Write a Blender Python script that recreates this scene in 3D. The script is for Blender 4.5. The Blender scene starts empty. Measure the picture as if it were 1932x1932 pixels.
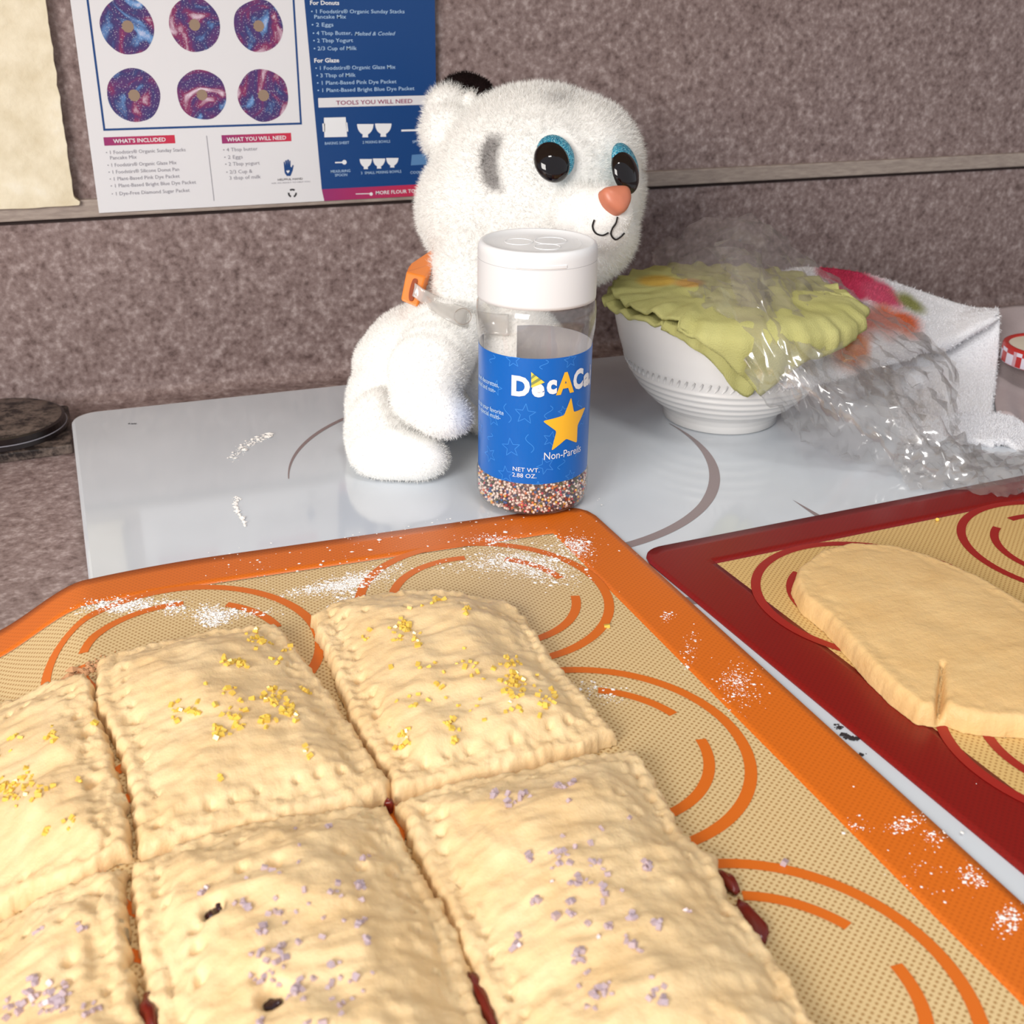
import bpy, bmesh, math, random
import numpy as np
from mathutils import Vector, Matrix, noise

# ------------------------------------------------------------------ camera, light, exposure
U = 0.22                       # metres per layout unit (camera stands one unit above the stove top)
FPX, CPX = 2200.93, 966.0      # focal length and centre in pixels of a 1932 px frame
PITCH, YAW, ROLL = (math.radians(a) for a in (25.4241, 21.2125, -0.92923))

def cam_rows():
    cy, sy, cp, sp = math.cos(YAW), math.sin(YAW), math.cos(PITCH), math.sin(PITCH)
    fwd = np.array([sy*cp, cy*cp, -sp]); right = np.array([cy, -sy, 0.0]); down = np.cross(fwd, right)
    c, s = math.cos(ROLL), math.sin(ROLL)
    return np.array([c*right + s*down, -s*right + c*down, fwd])
R = cam_rows()
CAM = np.array([0.0, 0.0, U])

sc = bpy.context.scene
col = sc.collection
cd = bpy.data.cameras.new('camera'); cam = bpy.data.objects.new('camera', cd); col.objects.link(cam)
cd.sensor_width = 36.0; cd.lens = FPX/1932*36.0; cd.clip_start = 0.005; cd.clip_end = 50
m = Matrix.Identity(4)
for i in range(3):
    m[i][0] = R[0][i]; m[i][1] = -R[1][i]; m[i][2] = -R[2][i]; m[i][3] = CAM[i]
cam.matrix_world = m
cd.dof.use_dof = True; cd.dof.focus_distance = 2.1*U; cd.dof.aperture_fstop = 26.0
sc.camera = cam

w = bpy.data.worlds.new('room_light'); sc.world = w; w.use_nodes = True
w.node_tree.nodes['Background'].inputs[0].default_value = (0.90, 0.94, 1.0, 1)
w.node_tree.nodes['Background'].inputs[1].default_value = 0.42

def area(name, loc, target, sx, sy, power, color):
    l = bpy.data.lights.new(name, 'AREA'); l.shape = 'RECTANGLE'; l.size = sx; l.size_y = sy
    l.energy = power; l.color = color
    o = bpy.data.objects.new(name, l); col.objects.link(o); o.location = loc
    o.rotation_euler = (Vector(target) - Vector(loc)).to_track_quat('-Z', 'Y').to_euler()
    return o
area('window_daylight', (-1.05, -0.62, 0.66), (0.2, 0.42, 0.0), 0.8, 0.75, 23.0, (1.0, 0.955, 0.90))
area('added_glint_light', (0.25, -0.30, 1.70), (0.25, -0.28, 0.0), 0.35, 0.35, 7.0, (1.0, 0.97, 0.93))  # extra overhead light, added for glints on the wrap and light from above

vs = sc.view_settings
vs.view_transform = 'Standard'; vs.look = 'None'; vs.gamma = 1.0; vs.use_curve_mapping = False
vs.exposure = 0.35

random.seed(7); rng = np.random.default_rng(7)

# ------------------------------------------------------------------ helpers
def P(x, y, d):                 # pixel + camera depth (units) -> world point in metres
    return CAM + (R.T @ np.array([(x-CPX)/FPX, (y-CPX)/FPX, 1.0])) * d*U
def G(x, y, z=0.0):             # pixel -> world point at height z (units)
    r = R.T @ np.array([(x-CPX)/FPX, (y-CPX)/FPX, 1.0]); return CAM + r*((z*U-U)/r[2])
def W(x, y, Y):                 # pixel -> (X, Z) metres on the vertical plane at depth Y (metres)
    r = R.T @ np.array([(x-CPX)/FPX, (y-CPX)/FPX, 1.0]); p = CAM + r*(Y/r[1]); return p[0], p[2]
def DEPTH(p): return float(R[2] @ (np.array(p)-CAM))/U

def srgb(r, g, b):
    f = lambda c: ((c/255+0.055)/1.055)**2.4 if c/255 > 0.04045 else c/255/12.92
    return (f(r), f(g), f(b), 1.0)

def tag(o, label=None, cat=None, group=None, kind=None):
    for k, v in (('label', label), ('category', cat), ('group', group), ('kind', kind)):
        if v: o[k] = v
    return o
def empty(name, loc, label, cat, group=None):
    o = bpy.data.objects.new(name, None); col.objects.link(o); o.location = loc; o.empty_display_size = 0.02
    return tag(o, label, cat, group)
def link(name, me, mat, parent=None, smooth=False):
    o = bpy.data.objects.new(name, me); col.objects.link(o)
    mats = mat if isinstance(mat, (list, tuple)) else [mat]
    for mm in mats: me.materials.append(mm)
    if smooth:
        me.polygons.foreach_set('use_smooth', [True]*len(me.polygons))
    if parent:
        o.parent = parent
        par = parent; off = Vector((0, 0, 0))
        while par: off += par.location; par = par.parent
        o.location = -off
    return o
def pyd(verts, faces):
    me = bpy.data.meshes.new('m'); me.from_pydata([tuple(map(float, v)) for v in verts], [], [tuple(int(i) for i in f) for f in faces]); me.update(); return me
def fast_mesh(V, F):            # numpy triangles
    me = bpy.data.meshes.new('m'); n = len(F); k = F.shape[1]
    me.vertices.add(len(V)); me.vertices.foreach_set('co', np.ascontiguousarray(V, dtype=np.float32).ravel())
    me.loops.add(n*k); me.loops.foreach_set('vertex_index', np.ascontiguousarray(F, dtype=np.int32).ravel())
    me.polygons.add(n); me.polygons.foreach_set('loop_start', np.arange(0, n*k, k, dtype=np.int32))
    me.polygons.foreach_set('loop_total', np.full(n, k, dtype=np.int32)); me.update(calc_edges=True); return me
def vcol(me, cols):
    a = me.color_attributes.new('Col', 'FLOAT_COLOR', 'POINT'); a.data.foreach_set('color', np.ascontiguousarray(cols, dtype=np.float32).ravel())
def evalmesh(o):
    dg = bpy.context.evaluated_depsgraph_get(); dg.update()
    me = bpy.data.meshes.new_from_object(o.evaluated_get(dg)); return me
def drop(o):
    d = o.data; bpy.data.objects.remove(o)
    if d and d.users == 0:
        (bpy.data.meshes if isinstance(d, bpy.types.Mesh) else bpy.data.curves).remove(d)

def lathe(profile, center, n=64, close=False):      # profile: (r, z) metres
    V = []; F = []
    for (r, z) in profile:
        for i in range(n):
            a = 2*math.pi*i/n; V.append((center[0]+r*math.cos(a), center[1]+r*math.sin(a), center[2]+z))
    for j in range(len(profile)-1):
        for i in range(n):
            F.append((j*n+i, j*n+(i+1) % n, (j+1)*n+(i+1) % n, (j+1)*n+i))
    if profile[0][0] > 1e-6 and close: F.append(tuple(range(n))[::-1])
    if profile[-1][0] > 1e-6 and close: F.append(tuple((len(profile)-1)*n+i for i in range(n)))
    return pyd(V, F)
def tube(pts, rad, n=8, cap=True):
    pts = [Vector(p) for p in pts]; V = []; F = []
    up = Vector((0.13, 0.27, 0.95))
    for i, p in enumerate(pts):
        t = (pts[min(i+1, len(pts)-1)] - pts[max(i-1, 0)]).normalized()
        a = t.cross(up).normalized(); b = t.cross(a)
        r = rad(i/(len(pts)-1)) if callable(rad) else rad
        for k in range(n):
            an = 2*math.pi*k/n; V.append(p + (a*math.cos(an) + b*math.sin(an))*r)
    for i in range(len(pts)-1):
        for k in range(n): F.append((i*n+k, i*n+(k+1) % n, (i+1)*n+(k+1) % n, (i+1)*n+k))
    if cap: F.append(tuple(range(n))); F.append(tuple((len(pts)-1)*n+k for k in range(n))[::-1])
    return V, F
def cr(p0, p1, p2, p3, t):
    return 0.5*((2*p1) + (-p0+p2)*t + (2*p0-5*p1+4*p2-p3)*t*t + (-p0+3*p1-3*p2+p3)*t**3)
def catmull(pts, n, closed=False):
    pts = np.array(pts, float); out = []; m_ = len(pts)
    seg = m_ if closed else m_-1
    for i in range(seg):
        g = (lambda k: pts[k % m_]) if closed else (lambda k: pts[min(max(k, 0), m_-1)])
        for t in np.linspace(0, 1, n, endpoint=False): out.append(cr(g(i-1), g(i), g(i+1), g(i+2), t))
    if not closed: out.append(pts[-1])
    return np.array(out)
def net(rows, nu, nv):          # rows of (px, py, depth) -> smooth surface (nv+1, nu+1, 3) in world metres
    rows = [[above(*q) for q in r] for r in rows]
    A = np.array([resample(catmull(r, 12), nu+1) for r in rows])
    return np.stack([resample(catmull(A[:, k], 12), nv+1) for k in range(nu+1)], axis=1)
def above(x, y, d, zmin=0.008):
    p = P(x, y, d); return p if p[2] > zmin*U else G(x, y, zmin)
def resample(c, n):
    d = np.r_[0, np.cumsum(np.linalg.norm(np.diff(c, axis=0), axis=1))]; s = np.linspace(0, d[-1], n)
    return np.stack([np.interp(s, d, c[:, k]) for k in range(c.shape[1])], 1)
def gridfaces(nv, nu):          # for (nv, nu) verts
    i, j = np.meshgrid(np.arange(nv-1), np.arange(nu-1), indexing='ij'); a = (i*nu+j).ravel()
    return np.stack([a, a+1, a+nu+1, a+nu], 1)
def grid_normals(A):
    du = np.gradient(A, axis=1); dv = np.gradient(A, axis=0); n = np.cross(du, dv)
    return n/np.maximum(np.linalg.norm(n, axis=2, keepdims=True), 1e-12)
def sheet(A, th):               # closed thin sheet from a grid of points
    n = grid_normals(A); nv, nu = A.shape[:2]; N = nv*nu
    V = np.concatenate([(A+n*th/2).reshape(-1, 3), (A-n*th/2).reshape(-1, 3)])
    f = gridfaces(nv, nu); F = [f, f[:, ::-1]+N]
    idx = np.arange(N).reshape(nv, nu)
    for e in (idx[0, :], idx[-1, ::-1], idx[::-1, 0], idx[:, -1]):
        F.append(np.stack([e[1:], e[:-1], e[:-1]+N, e[1:]+N], 1))
    return V, np.concatenate(F)
def vnoise(p, s, seed=0.0):
    return noise.noise(Vector((p[0]*s+seed, p[1]*s-seed*1.7, p[2]*s+seed*0.6)))
def rot_poly(pts, a, c):
    return [(c[0]+(x-c[0])*math.cos(a)-(y-c[1])*math.sin(a), c[1]+(x-c[0])*math.sin(a)+(y-c[1])*math.cos(a)) for x, y in pts]
def prism(outline, z0, z1):     # outline (x,y) list -> closed slab
    n = len(outline); V = [(x, y, z0) for x, y in outline]+[(x, y, z1) for x, y in outline]
    F = [tuple(range(n))[::-1], tuple(range(n, 2*n))]+[(i, (i+1) % n, n+(i+1) % n, n+i) for i in range(n)]
    return pyd(V, F)
def box(a, b):
    x0, y0, z0 = a; x1, y1, z1 = b
    return prism([(x0, y0), (x1, y0), (x1, y1), (x0, y1)], z0, z1)
def bevel(me, w, seg=2):
    bm = bmesh.new(); bm.from_mesh(me)
    bmesh.ops.recalc_face_normals(bm, faces=bm.faces)
    ed = [e for e in bm.edges if len(e.link_faces) == 2 and e.calc_face_angle(0) > 0.5]
    bmesh.ops.bevel(bm, geom=ed, offset=w, segments=seg, affect='EDGES', profile=0.5, clamp_overlap=True)
    bm.to_mesh(me); bm.free(); return me
def rrect(x0, y0, x1, y1, r, n=8):
    out = []
    for cx, cy, a0 in ((x1-r, y1-r, 0), (x0+r, y1-r, 90), (x0+r, y0+r, 180), (x1-r, y0+r, 270)):
        for k in range(n+1):
            a = math.radians(a0+90*k/n); out.append((cx+r*math.cos(a), cy+r*math.sin(a)))
    return out

# ------------------------------------------------------------------ materials
class NT:
    def __init__(s, name):
        s.m = bpy.data.materials.new(name); s.m.use_nodes = True; s.t = s.m.node_tree
        s.b = s.t.nodes['Principled BSDF']; s.out = s.t.nodes['Material Output']
    def n(s, kind, **kw):
        nd = s.t.nodes.new(kind)
        for k, v in kw.items():
            if k in nd.inputs: nd.inputs[k].default_value = v
            else: setattr(nd, k, v)
        return nd
    def l(s, a, b): s.t.links.new(a, b)
    def coord(s, scale=(1, 1, 1), rot=(0, 0, 0)):
        tc = s.n('ShaderNodeTexCoord'); mp = s.n('ShaderNodeMapping'); mp.inputs['Scale'].default_value = scale; mp.inputs['Rotation'].default_value = rot
        s.l(tc.outputs['Object'], mp.inputs['Vector']); return mp.outputs['Vector']
    def noise(s, vec, scale, detail=3, rough=0.55):
        nd = s.n('ShaderNodeTexNoise'); nd.inputs['Scale'].default_value = scale; nd.inputs['Detail'].default_value = detail; nd.inputs['Roughness'].default_value = rough
        s.l(vec, nd.inputs['Vector']); return nd.outputs['Fac']
    def ramp(s, fac, stops):
        r = s.n('ShaderNodeValToRGB'); cr_ = r.color_ramp
        while len(cr_.elements) < len(stops): cr_.elements.new(0.5)
        for e, (p_, c) in zip(cr_.elements, stops): e.position = p_; e.color = c
        s.l(fac, r.inputs['Fac']); return r.outputs['Color']
    def mix(s, fac, a, b, mode='MIX'):
        x = s.n('ShaderNodeMix'); x.data_type = 'RGBA'; x.blend_type = mode
        if hasattr(fac, 'links'): s.l(fac, x.inputs[0])
        else: x.inputs[0].default_value = fac
        for v, i in ((a, 6), (b, 7)):
            if hasattr(v, 'links'): s.l(v, x.inputs[i])
            else: x.inputs[i].default_value = v
        return x.outputs[2]
    def math(s, op, a, b=None):
        x = s.n('ShaderNodeMath'); x.operation = op
        for v, i in ((a, 0), (b, 1)):
            if v is None: continue
            if hasattr(v, 'links'): s.l(v, x.inputs[i])
            else: x.inputs[i].default_value = v
        return x.outputs[0]
    def bump(s, h, strength, dist):
        b = s.n('ShaderNodeBump'); b.inputs['Strength'].default_value = strength; b.inputs['Distance'].default_value = dist
        s.l(h, b.inputs['Height']); s.l(b.outputs['Normal'], s.b.inputs['Normal'])
    def base(s, c):
        if hasattr(c, 'links'): s.l(c, s.b.inputs['Base Color'])
        else: s.b.inputs['Base Color'].default_value = c
        return s
    def set(s, rough=0.5, spec=None, **kw):
        s.b.inputs['Roughness'].default_value = rough
        if spec is not None: s.b.inputs['Specular IOR Level'].default_value = spec
        for k, v in kw.items(): s.b.inputs[k].default_value = v
        return s
def plain(name, c, rough=0.5, spec=None, **kw):
    return NT(name).base(c).set(rough, spec, **kw).m

def mk_laminate(name, stretch):
    a = NT(name); v = a.coord(stretch)
    n1 = a.noise(v, 300, 4, 0.62); n2 = a.noise(v, 130, 3, 0.6); n3 = a.noise(v, 9, 2)
    f = a.math('ADD', a.math('MULTIPLY', n1, 0.62), a.math('MULTIPLY', n2, 0.38))
    c = a.ramp(f, [(0.34, srgb(94, 77, 76)), (0.45, srgb(133, 114, 112)), (0.54, srgb(152, 134, 132)), (0.64, srgb(184, 168, 166))])
    c = a.mix(a.math('MULTIPLY', n3, 0.25), c, srgb(120, 98, 86))
    a.base(c).set(0.42, 0.4); a.bump(n1, 0.12, 0.0004); return a.m
M = {}
M['laminate'] = mk_laminate('speckled_laminate', (1, 1, 1))
M['trim'] = (lambda a: (a.base(a.ramp(a.noise(a.coord((2, 2, 10)), 60, 3), [(0.3, srgb(148, 134, 126)), (0.7, srgb(176, 162, 152))])).set(0.45), a.m)[1])(NT('aluminium_trim'))
M['gap'] = plain('dark_gap', srgb(38, 22, 20), 0.8)
def mk_cook():
    a = NT('white_ceramic_glass'); n = a.noise(a.coord(), 14, 2)
    a.base(a.ramp(n, [(0.3, srgb(201, 207, 214)), (0.7, srgb(211, 217, 224))])).set(0.09, 0.6); a.b.inputs['Coat Weight'].default_value = 0.4; a.b.inputs['Coat Roughness'].default_value = 0.05
    return a.m
M['cook'] = mk_cook()
M['ringmark'] = plain('grey_ring_print', srgb(140, 124, 124), 0.25)
M['cream'] = (lambda a: (lambda n: (a.base(a.ramp(n, [(0.25, srgb(214, 200, 168)), (0.6, srgb(238, 228, 202)), (0.8, srgb(246, 240, 222))])).set(0.6), a.bump(n, 0.5, 0.002), a.m)[2])(a.noise(a.coord(), 60, 5)))(NT('cream_paint'))
M['paper'] = plain('white_card', srgb(226, 226, 230), 0.42)
M['navy'] = plain('navy_print', srgb(14, 66, 128), 0.42)
M['crimson'] = plain('crimson_print', srgb(188, 44, 82), 0.45)
def mk_grad():
    a = NT('magenta_gradient_print'); tc = a.n('ShaderNodeTexCoord'); sp = a.n('ShaderNodeSeparateXYZ'); a.l(tc.outputs['Generated'], sp.inputs[0])
    a.base(a.ramp(sp.outputs['X'], [(0.0, srgb(150, 48, 110)), (1.0, srgb(204, 44, 72))])).set(0.45); return a.m
M['magenta'] = mk_grad()
M['inkgrey'] = plain('grey_ink', srgb(150, 148, 158), 0.5)
M['inkdark'] = plain('dark_ink', srgb(52, 50, 56), 0.5)
M['inkpale'] = plain('pale_blue_ink', srgb(176, 206, 236), 0.45)
M['inkwhite'] = plain('white_ink', srgb(236, 238, 242), 0.45)
M['inkmaroon'] = plain('maroon_ink', srgb(150, 60, 100), 0.45)
def mk_donut(seed):
    a = NT('galaxy_glaze_print'); v = a.coord(); mp = a.n('ShaderNodeMapping'); mp.inputs['Location'].default_value = (seed*1.7, seed*0.3, seed*2.3); a.l(v, mp.inputs[0]); v = mp.outputs[0]
    nz = a.n('ShaderNodeTexNoise'); nz.inputs['Scale'].default_value = 48; nz.inputs['Detail'].default_value = 5; nz.inputs['Distortion'].default_value = 1.8; a.l(v, nz.inputs['Vector'])
    c = a.ramp(nz.outputs['Fac'], [(0.24, srgb(206, 210, 236)), (0.34, srgb(104, 150, 206)), (0.44, srgb(56, 54, 112)), (0.53, srgb(84, 50, 110)), (0.62, srgb(134, 44, 92)), (0.74, srgb(226, 206, 222))])
    vo = a.n('ShaderNodeTexVoronoi'); vo.inputs['Scale'].default_value = 1000; a.l(v, vo.inputs['Vector'])
    s = a.math('LESS_THAN', vo.outputs['Distance'], 0.22)
    a.base(a.mix(a.math('MULTIPLY', s, 0.55), c, srgb(224, 226, 240))).set(0.45); return a.m
M['donuthole'] = plain('tan_print', srgb(150, 128, 110), 0.5)
M['black'] = (lambda a: (lambda n: (a.base(a.ramp(n, [(0.40, srgb(28, 19, 18)), (0.58, srgb(112, 98, 90))])).set(0.55), a.m)[1])(a.noise(a.coord(), 110, 5, 0.7)))(NT('dusty_black_plastic'))
M['blackclean'] = plain('black_plastic', srgb(24, 13, 13), 0.3)
M['capwhite'] = plain('white_polypropylene', srgb(232, 233, 235), 0.35)
M['labelblue'] = plain('blue_label_print', srgb(0, 100, 192), 0.3)
M['labelback'] = plain('label_back_paper', srgb(206, 206, 214), 0.6)
M['starline'] = plain('light_blue_print', srgb(58, 140, 226), 0.3)
M['gold'] = plain('gold_print', srgb(250, 190, 52), 0.35)
M['olive'] = plain('olive_print', srgb(140, 150, 92), 0.4)
M['yellowprint'] = plain('yellow_print', srgb(244, 214, 84), 0.4)
def mk_clear(name, tint, gloss, rough=0.05, base_fac=0.02, haze=0.0, graze=0.9):
    a = NT(name); a.t.nodes.remove(a.b)
    tr = a.n('ShaderNodeBsdfTransparent'); tr.inputs[0].default_value = tint
    gl = a.n('ShaderNodeBsdfGlossy'); gl.inputs['Roughness'].default_value = rough
    lw = a.n('ShaderNodeLayerWeight'); lw.inputs['Blend'].default_value = 0.5
    f0 = ((gloss-1)/(gloss+1))**2*2
    f = a.math('ADD', a.math('MULTIPLY', a.math('POWER', lw.outputs['Facing'], 5.0), graze-f0), f0+base_fac)
    mx = a.n('ShaderNodeMixShader'); a.l(f, mx.inputs[0]); a.l(tr.outputs[0], mx.inputs[1]); a.l(gl.outputs[0], mx.inputs[2])
    last = mx
    if haze:
        df = a.n('ShaderNodeBsdfDiffuse'); df.inputs[0].default_value = (0.85, 0.83, 0.82, 1)
        m2 = a.n('ShaderNodeMixShader'); m2.inputs[0].default_value = haze; a.l(mx.outputs[0], m2.inputs[1]); a.l(df.outputs[0], m2.inputs[2]); last = m2
    a.l(last.outputs[0], a.out.inputs['Surface']); return a.m
M['pet'] = mk_clear('clear_bottle_plastic', (0.95, 0.94, 0.93, 1), 1.5, 0.06, 0.01, 0.05)
M['wrap'] = mk_clear('clear_plastic_wrap', (0.98, 0.97, 0.965, 1), 1.62, 0.15, 0.08, 0.085, 0.30)
M['strap'] = mk_clear('clear_soft_strap', (0.96, 0.95, 0.92, 1), 1.5, 0.12, 0.03, 0.35)
def mk_vcol(name, rough, spec=0.3, **kw):
    a = NT(name); at = a.n('ShaderNodeVertexColor'); at.layer_name = 'Col'; a.base(at.outputs['Color']).set(rough, spec, **kw); return a
M['sprinkle'] = mk_vcol('sugar_bead', 0.35, 0.4).m
M['fur'] = mk_vcol('plush_fibre', 0.9, 0.1).m
M['plush'] = mk_vcol('plush_fabric', 0.95, 0.05).m
M['eyeblack'] = plain('black_eye_plastic', srgb(16, 7, 8), 0.06, 0.6)
def mk_glit():
    a = NT('turquoise_glitter'); vo = a.n('ShaderNodeTexVoronoi'); vo.inputs['Scale'].default_value = 2600; a.l(a.coord(), vo.inputs['Vector'])
    a.base(a.ramp(vo.outputs['Color'], [(0.2, srgb(0, 104, 146)), (0.55, srgb(30, 172, 206)), (0.9, srgb(190, 240, 246))])).set(0.3, 0.7, Metallic=0.2)
    a.bump(vo.outputs['Distance'], 0.6, 0.0005); return a.m
M['glitter'] = mk_glit()
M['nose'] = plain('salmon_nose_plastic', srgb(204, 124, 96), 0.4)
M['thread'] = plain('black_thread', srgb(20, 14, 14), 0.7)
M['orangeclip'] = plain('orange_clip_plastic', srgb(240, 134, 46), 0.35)
M['china'] = plain('white_stoneware', srgb(226, 224, 222), 0.22, 0.5)
def mk_cloth(name, c1, c2, scale, strength, dist, vc=False):
    a = NT(name); v = a.coord(); n = a.noise(v, scale, 3); n2 = a.noise(v, 40, 3)
    c_ = a.mix(n2, c1, c2)
    if vc: at = a.n('ShaderNodeVertexColor'); at.layer_name = 'Col'; c_ = a.mix(1.0, c_, at.outputs['Color'], 'MULTIPLY')
    a.base(c_).set(0.9, 0.1); a.bump(n, strength, dist); return a.m
M['green'] = mk_cloth('chartreuse_cotton', srgb(166, 163, 96), srgb(200, 197, 136), 1500, 0.7, 0.0006, True)
M['mauvecloth'] = mk_cloth('lilac_grey_cloth', srgb(160, 146, 146), srgb(184, 172, 174), 1200, 0.5, 0.0005)
def mk_terry():
    a = mk_vcol('terry_towel', 0.95, 0.05); a.bump(a.noise(a.coord(), 1100, 3), 0.9, 0.0012); return a.m
M['terry'] = mk_terry()
def mk_gingham():
    a = NT('red_gingham_print'); tc = a.n('ShaderNodeTexCoord'); uv = tc.outputs['UV']; ck = a.n('ShaderNodeTexChecker'); ck.inputs['Scale'].default_value = 1.0
    ck.inputs['Color1'].default_value = srgb(176, 36, 34); ck.inputs['Color2'].default_value = srgb(212, 206, 220); a.l(uv, ck.inputs['Vector'])
    a.base(ck.outputs[0]).set(0.35); return a.m
M['gingham'] = mk_gingham()
M['lidred'] = plain('red_lid_enamel', srgb(172, 40, 34), 0.35)
M['lidcream'] = plain('cream_lid_centre', srgb(214, 204, 186), 0.45)
def mk_weave(name, rot, light, dark, border=None):
    a = NT(name); v = a.coord((1, 1, 1), (0, 0, rot)); sp = a.n('ShaderNodeSeparateXYZ'); a.l(v, sp.inputs[0])
    k = 2*math.pi/0.0023
    sx = a.math('SINE', a.math('MULTIPLY', sp.outputs['X'], k)); sy = a.math('SINE', a.math('MULTIPLY', sp.outputs['Y'], k))
    p = a.math('MULTIPLY_ADD', a.math('MULTIPLY', sx, sy), 0.5); a.t.nodes[-1].inputs[2].default_value = 0.5
    n = a.noise(a.coord(), 25, 3)
    if border is None:
        c = a.ramp(p, [(0.10, light), (0.55, light), (0.92, dark)])
        c = a.mix(a.math('MULTIPLY', n, 0.18), c, srgb(206, 160, 92))
        a.base(c).set(0.42, 0.4); a.bump(p, -0.5, 0.0004)
    else:
        c = a.ramp(p, [(0.5, border), (0.95, dark)]); a.base(c).set(0.38, 0.45); a.bump(p, -0.12, 0.0003)
    return a.m
M['weave_o'] = mk_weave('woven_tan_silicone', math.radians(10), srgb(218, 192, 144), srgb(160, 118, 66))
M['weave_r'] = mk_weave('woven_tan_silicone_b', math.radians(4), srgb(214, 180, 118), srgb(170, 126, 70))
M['orange'] = mk_weave('orange_silicone', math.radians(10), None, srgb(198, 94, 14), srgb(213, 107, 22))
M['red'] = mk_weave('dark_red_silicone', math.radians(4), None, srgb(116, 6, 4), srgb(128, 9, 6))
M['orangeprint'] = plain('orange_ring_print', srgb(214, 106, 22), 0.42)
M['redprint'] = plain('red_ring_print', srgb(156, 26, 20), 0.42)
def mk_dough(name, c1, c2, sss=0.12):
    a = NT(name); v = a.coord(); n1 = a.noise(v, 55, 4, 0.6); n2 = a.noise(v, 420, 4, 0.6); n3 = a.noise(v, 1500, 2)
    a.base(a.ramp(n1, [(0.3, c1), (0.7, c2)])).set(0.5, 0.35)
    a.b.inputs['Subsurface Weight'].default_value = sss; a.b.inputs['Subsurface Radius'].default_value = (1.0, 0.55, 0.25); a.b.inputs['Subsurface Scale'].default_value = 0.0025
    a.bump(a.math('ADD', a.math('MULTIPLY', n2, 0.8), a.math('MULTIPLY', n3, 0.2)), 0.35, 0.0012); return a.m
M['dough'] = mk_dough('raw_pastry_dough', srgb(226, 192, 142), srgb(238, 210, 164))
M['dough2'] = mk_dough('rolled_dough', srgb(220, 180, 122), srgb(228, 192, 136), 0.08)
M['jam'] = plain('red_jam', srgb(110, 26, 14), 0.25, 0.5)
M['darkjam'] = plain('dark_berry_filling', srgb(46, 14, 20), 0.2, 0.6)
M['ysugar'] = plain('yellow_sugar', srgb(255, 216, 96), 0.12, 0.7, **{'Transmission Weight': 0.2})
M['vsugar'] = plain('lavender_sugar', srgb(226, 206, 216), 0.08, 0.6, **{'Transmission Weight': 0.45, 'IOR': 1.35})
M['flour'] = plain('white_flour', srgb(246, 242, 238), 0.95, 0.05)
M['crumb'] = plain('dough_crumb', srgb(238, 214, 172), 0.7)
M['soot'] = plain('black_scorch', srgb(40, 34, 38), 0.7)

# ------------------------------------------------------------------ setting
YW = 3.14*U                       # wall plane
ZC = -0.085*U                     # counter height (the stove top stands proud of it at z = 0)
XL, XR = -0.9, 1.9
def struct(o): o['kind'] = 'structure'; return o
ctr = link('countertop', box((XL, -0.35, ZC-0.04), (XR, YW, ZC)), M['laminate']); struct(ctr)
tag(ctr, 'speckled brown-grey laminate countertop under the white stove top', 'countertop')
zt0 = W(0, 422, YW)[1]; zt1 = W(165, 374.7, YW)[1]
wall = link('wall_back', box((XL, YW, ZC-0.04), (XR, YW+0.03, 0.62)), M['laminate']); struct(wall)
# rounded cove where the counter turns up into the wall
cv = []; rc = 0.010
for i in range(9):
    a = math.pi/2*i/8; cv.append((YW-rc+rc*math.sin(a), ZC+rc-rc*math.cos(a)))
V = [(x, y, z) for x in (XL, XR) for y, z in cv]+[(XL, YW, ZC), (XR, YW, ZC)]
F = [(i, i+1, 9+i+1, 9+i) for i in range(8)]
struct(link('trim_2', pyd(V[:18], F), M['laminate'], smooth=True))
tr = link('trim_1', bevel(box((XL, YW-0.0035, zt0+0.0012), (XR, YW+0.001, zt1)), 0.0008, 2), M['trim']); struct(tr)
link('shadow_gap', box((XL, YW-0.0010, zt0-0.0008), (XR, YW+0.001, zt0+0.0012)), M['gap'], tr)

shade_box = link('overhead_shade_box', box((XL, YW-0.34, 0.42), (XR, YW, 0.62)), M['cream']); struct(shade_box)   # unseen box added above the frame to shade the back of the stove

# stove top
XE = -0.0428*U; YB = 2.82*U
ck = empty('stove_top', (0.25, 0.35, 0), 'white glass stove top with grey ring marks, under the two baking mats', 'stove top')
me = bevel(prism(rrect(XE, -0.02, XE+0.80, YB, 0.014, 10), ZC, 0.0), 0.0018, 3)
link('glass_top', me, M['cook'], ck)
def arc_band(c, r, a0, a1, w0, z, n=60, taper=(1, 1)):
    V = []; F = []
    for i in range(n+1):
        t = i/n; a = math.radians(a0+(a1-a0)*t)
        ww = w0*(taper[0]+(taper[1]-taper[0])*t) if not callable(taper) else w0*taper(t)
        for rr in (r-ww, r): V.append((c[0]+rr*math.cos(a), c[1]+rr*math.sin(a), z))
    F = [(2*i, 2*i+1, 2*i+3, 2*i+2) for i in range(n)]
    return V, F
RC = (0.835*U, 2.2017*U); RR = 0.467*U
def rm(c, r, a0, a1, w, taper): link('ring_mark', pyd(*arc_band(c, r, a0, a1, w, 0.00012, taper=taper)), M['ringmark'], ck)
rm(RC, RR, 172, 62, 0.0028, lambda t: 0.15+0.85*math.sin(math.pi*min(1, t*1.0)))
rm(RC, RR, 12, -108, 0.0052, lambda t: max(0.06, math.sin(math.pi*min(0.62, 0.02+t*1.2))))
rm(RC, RR*0.985, 222, 268, 0.0022, lambda t: 0.15+0.85*t)
RC2 = tuple(G(1480, 1160)[:2]); 
q = G(1500, 945); q2 = G(1540, 972); q3 = G(1318, 1134)
cc2 = (G(1420, 1085)[0], G(1420, 1085)[1]); 
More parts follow.
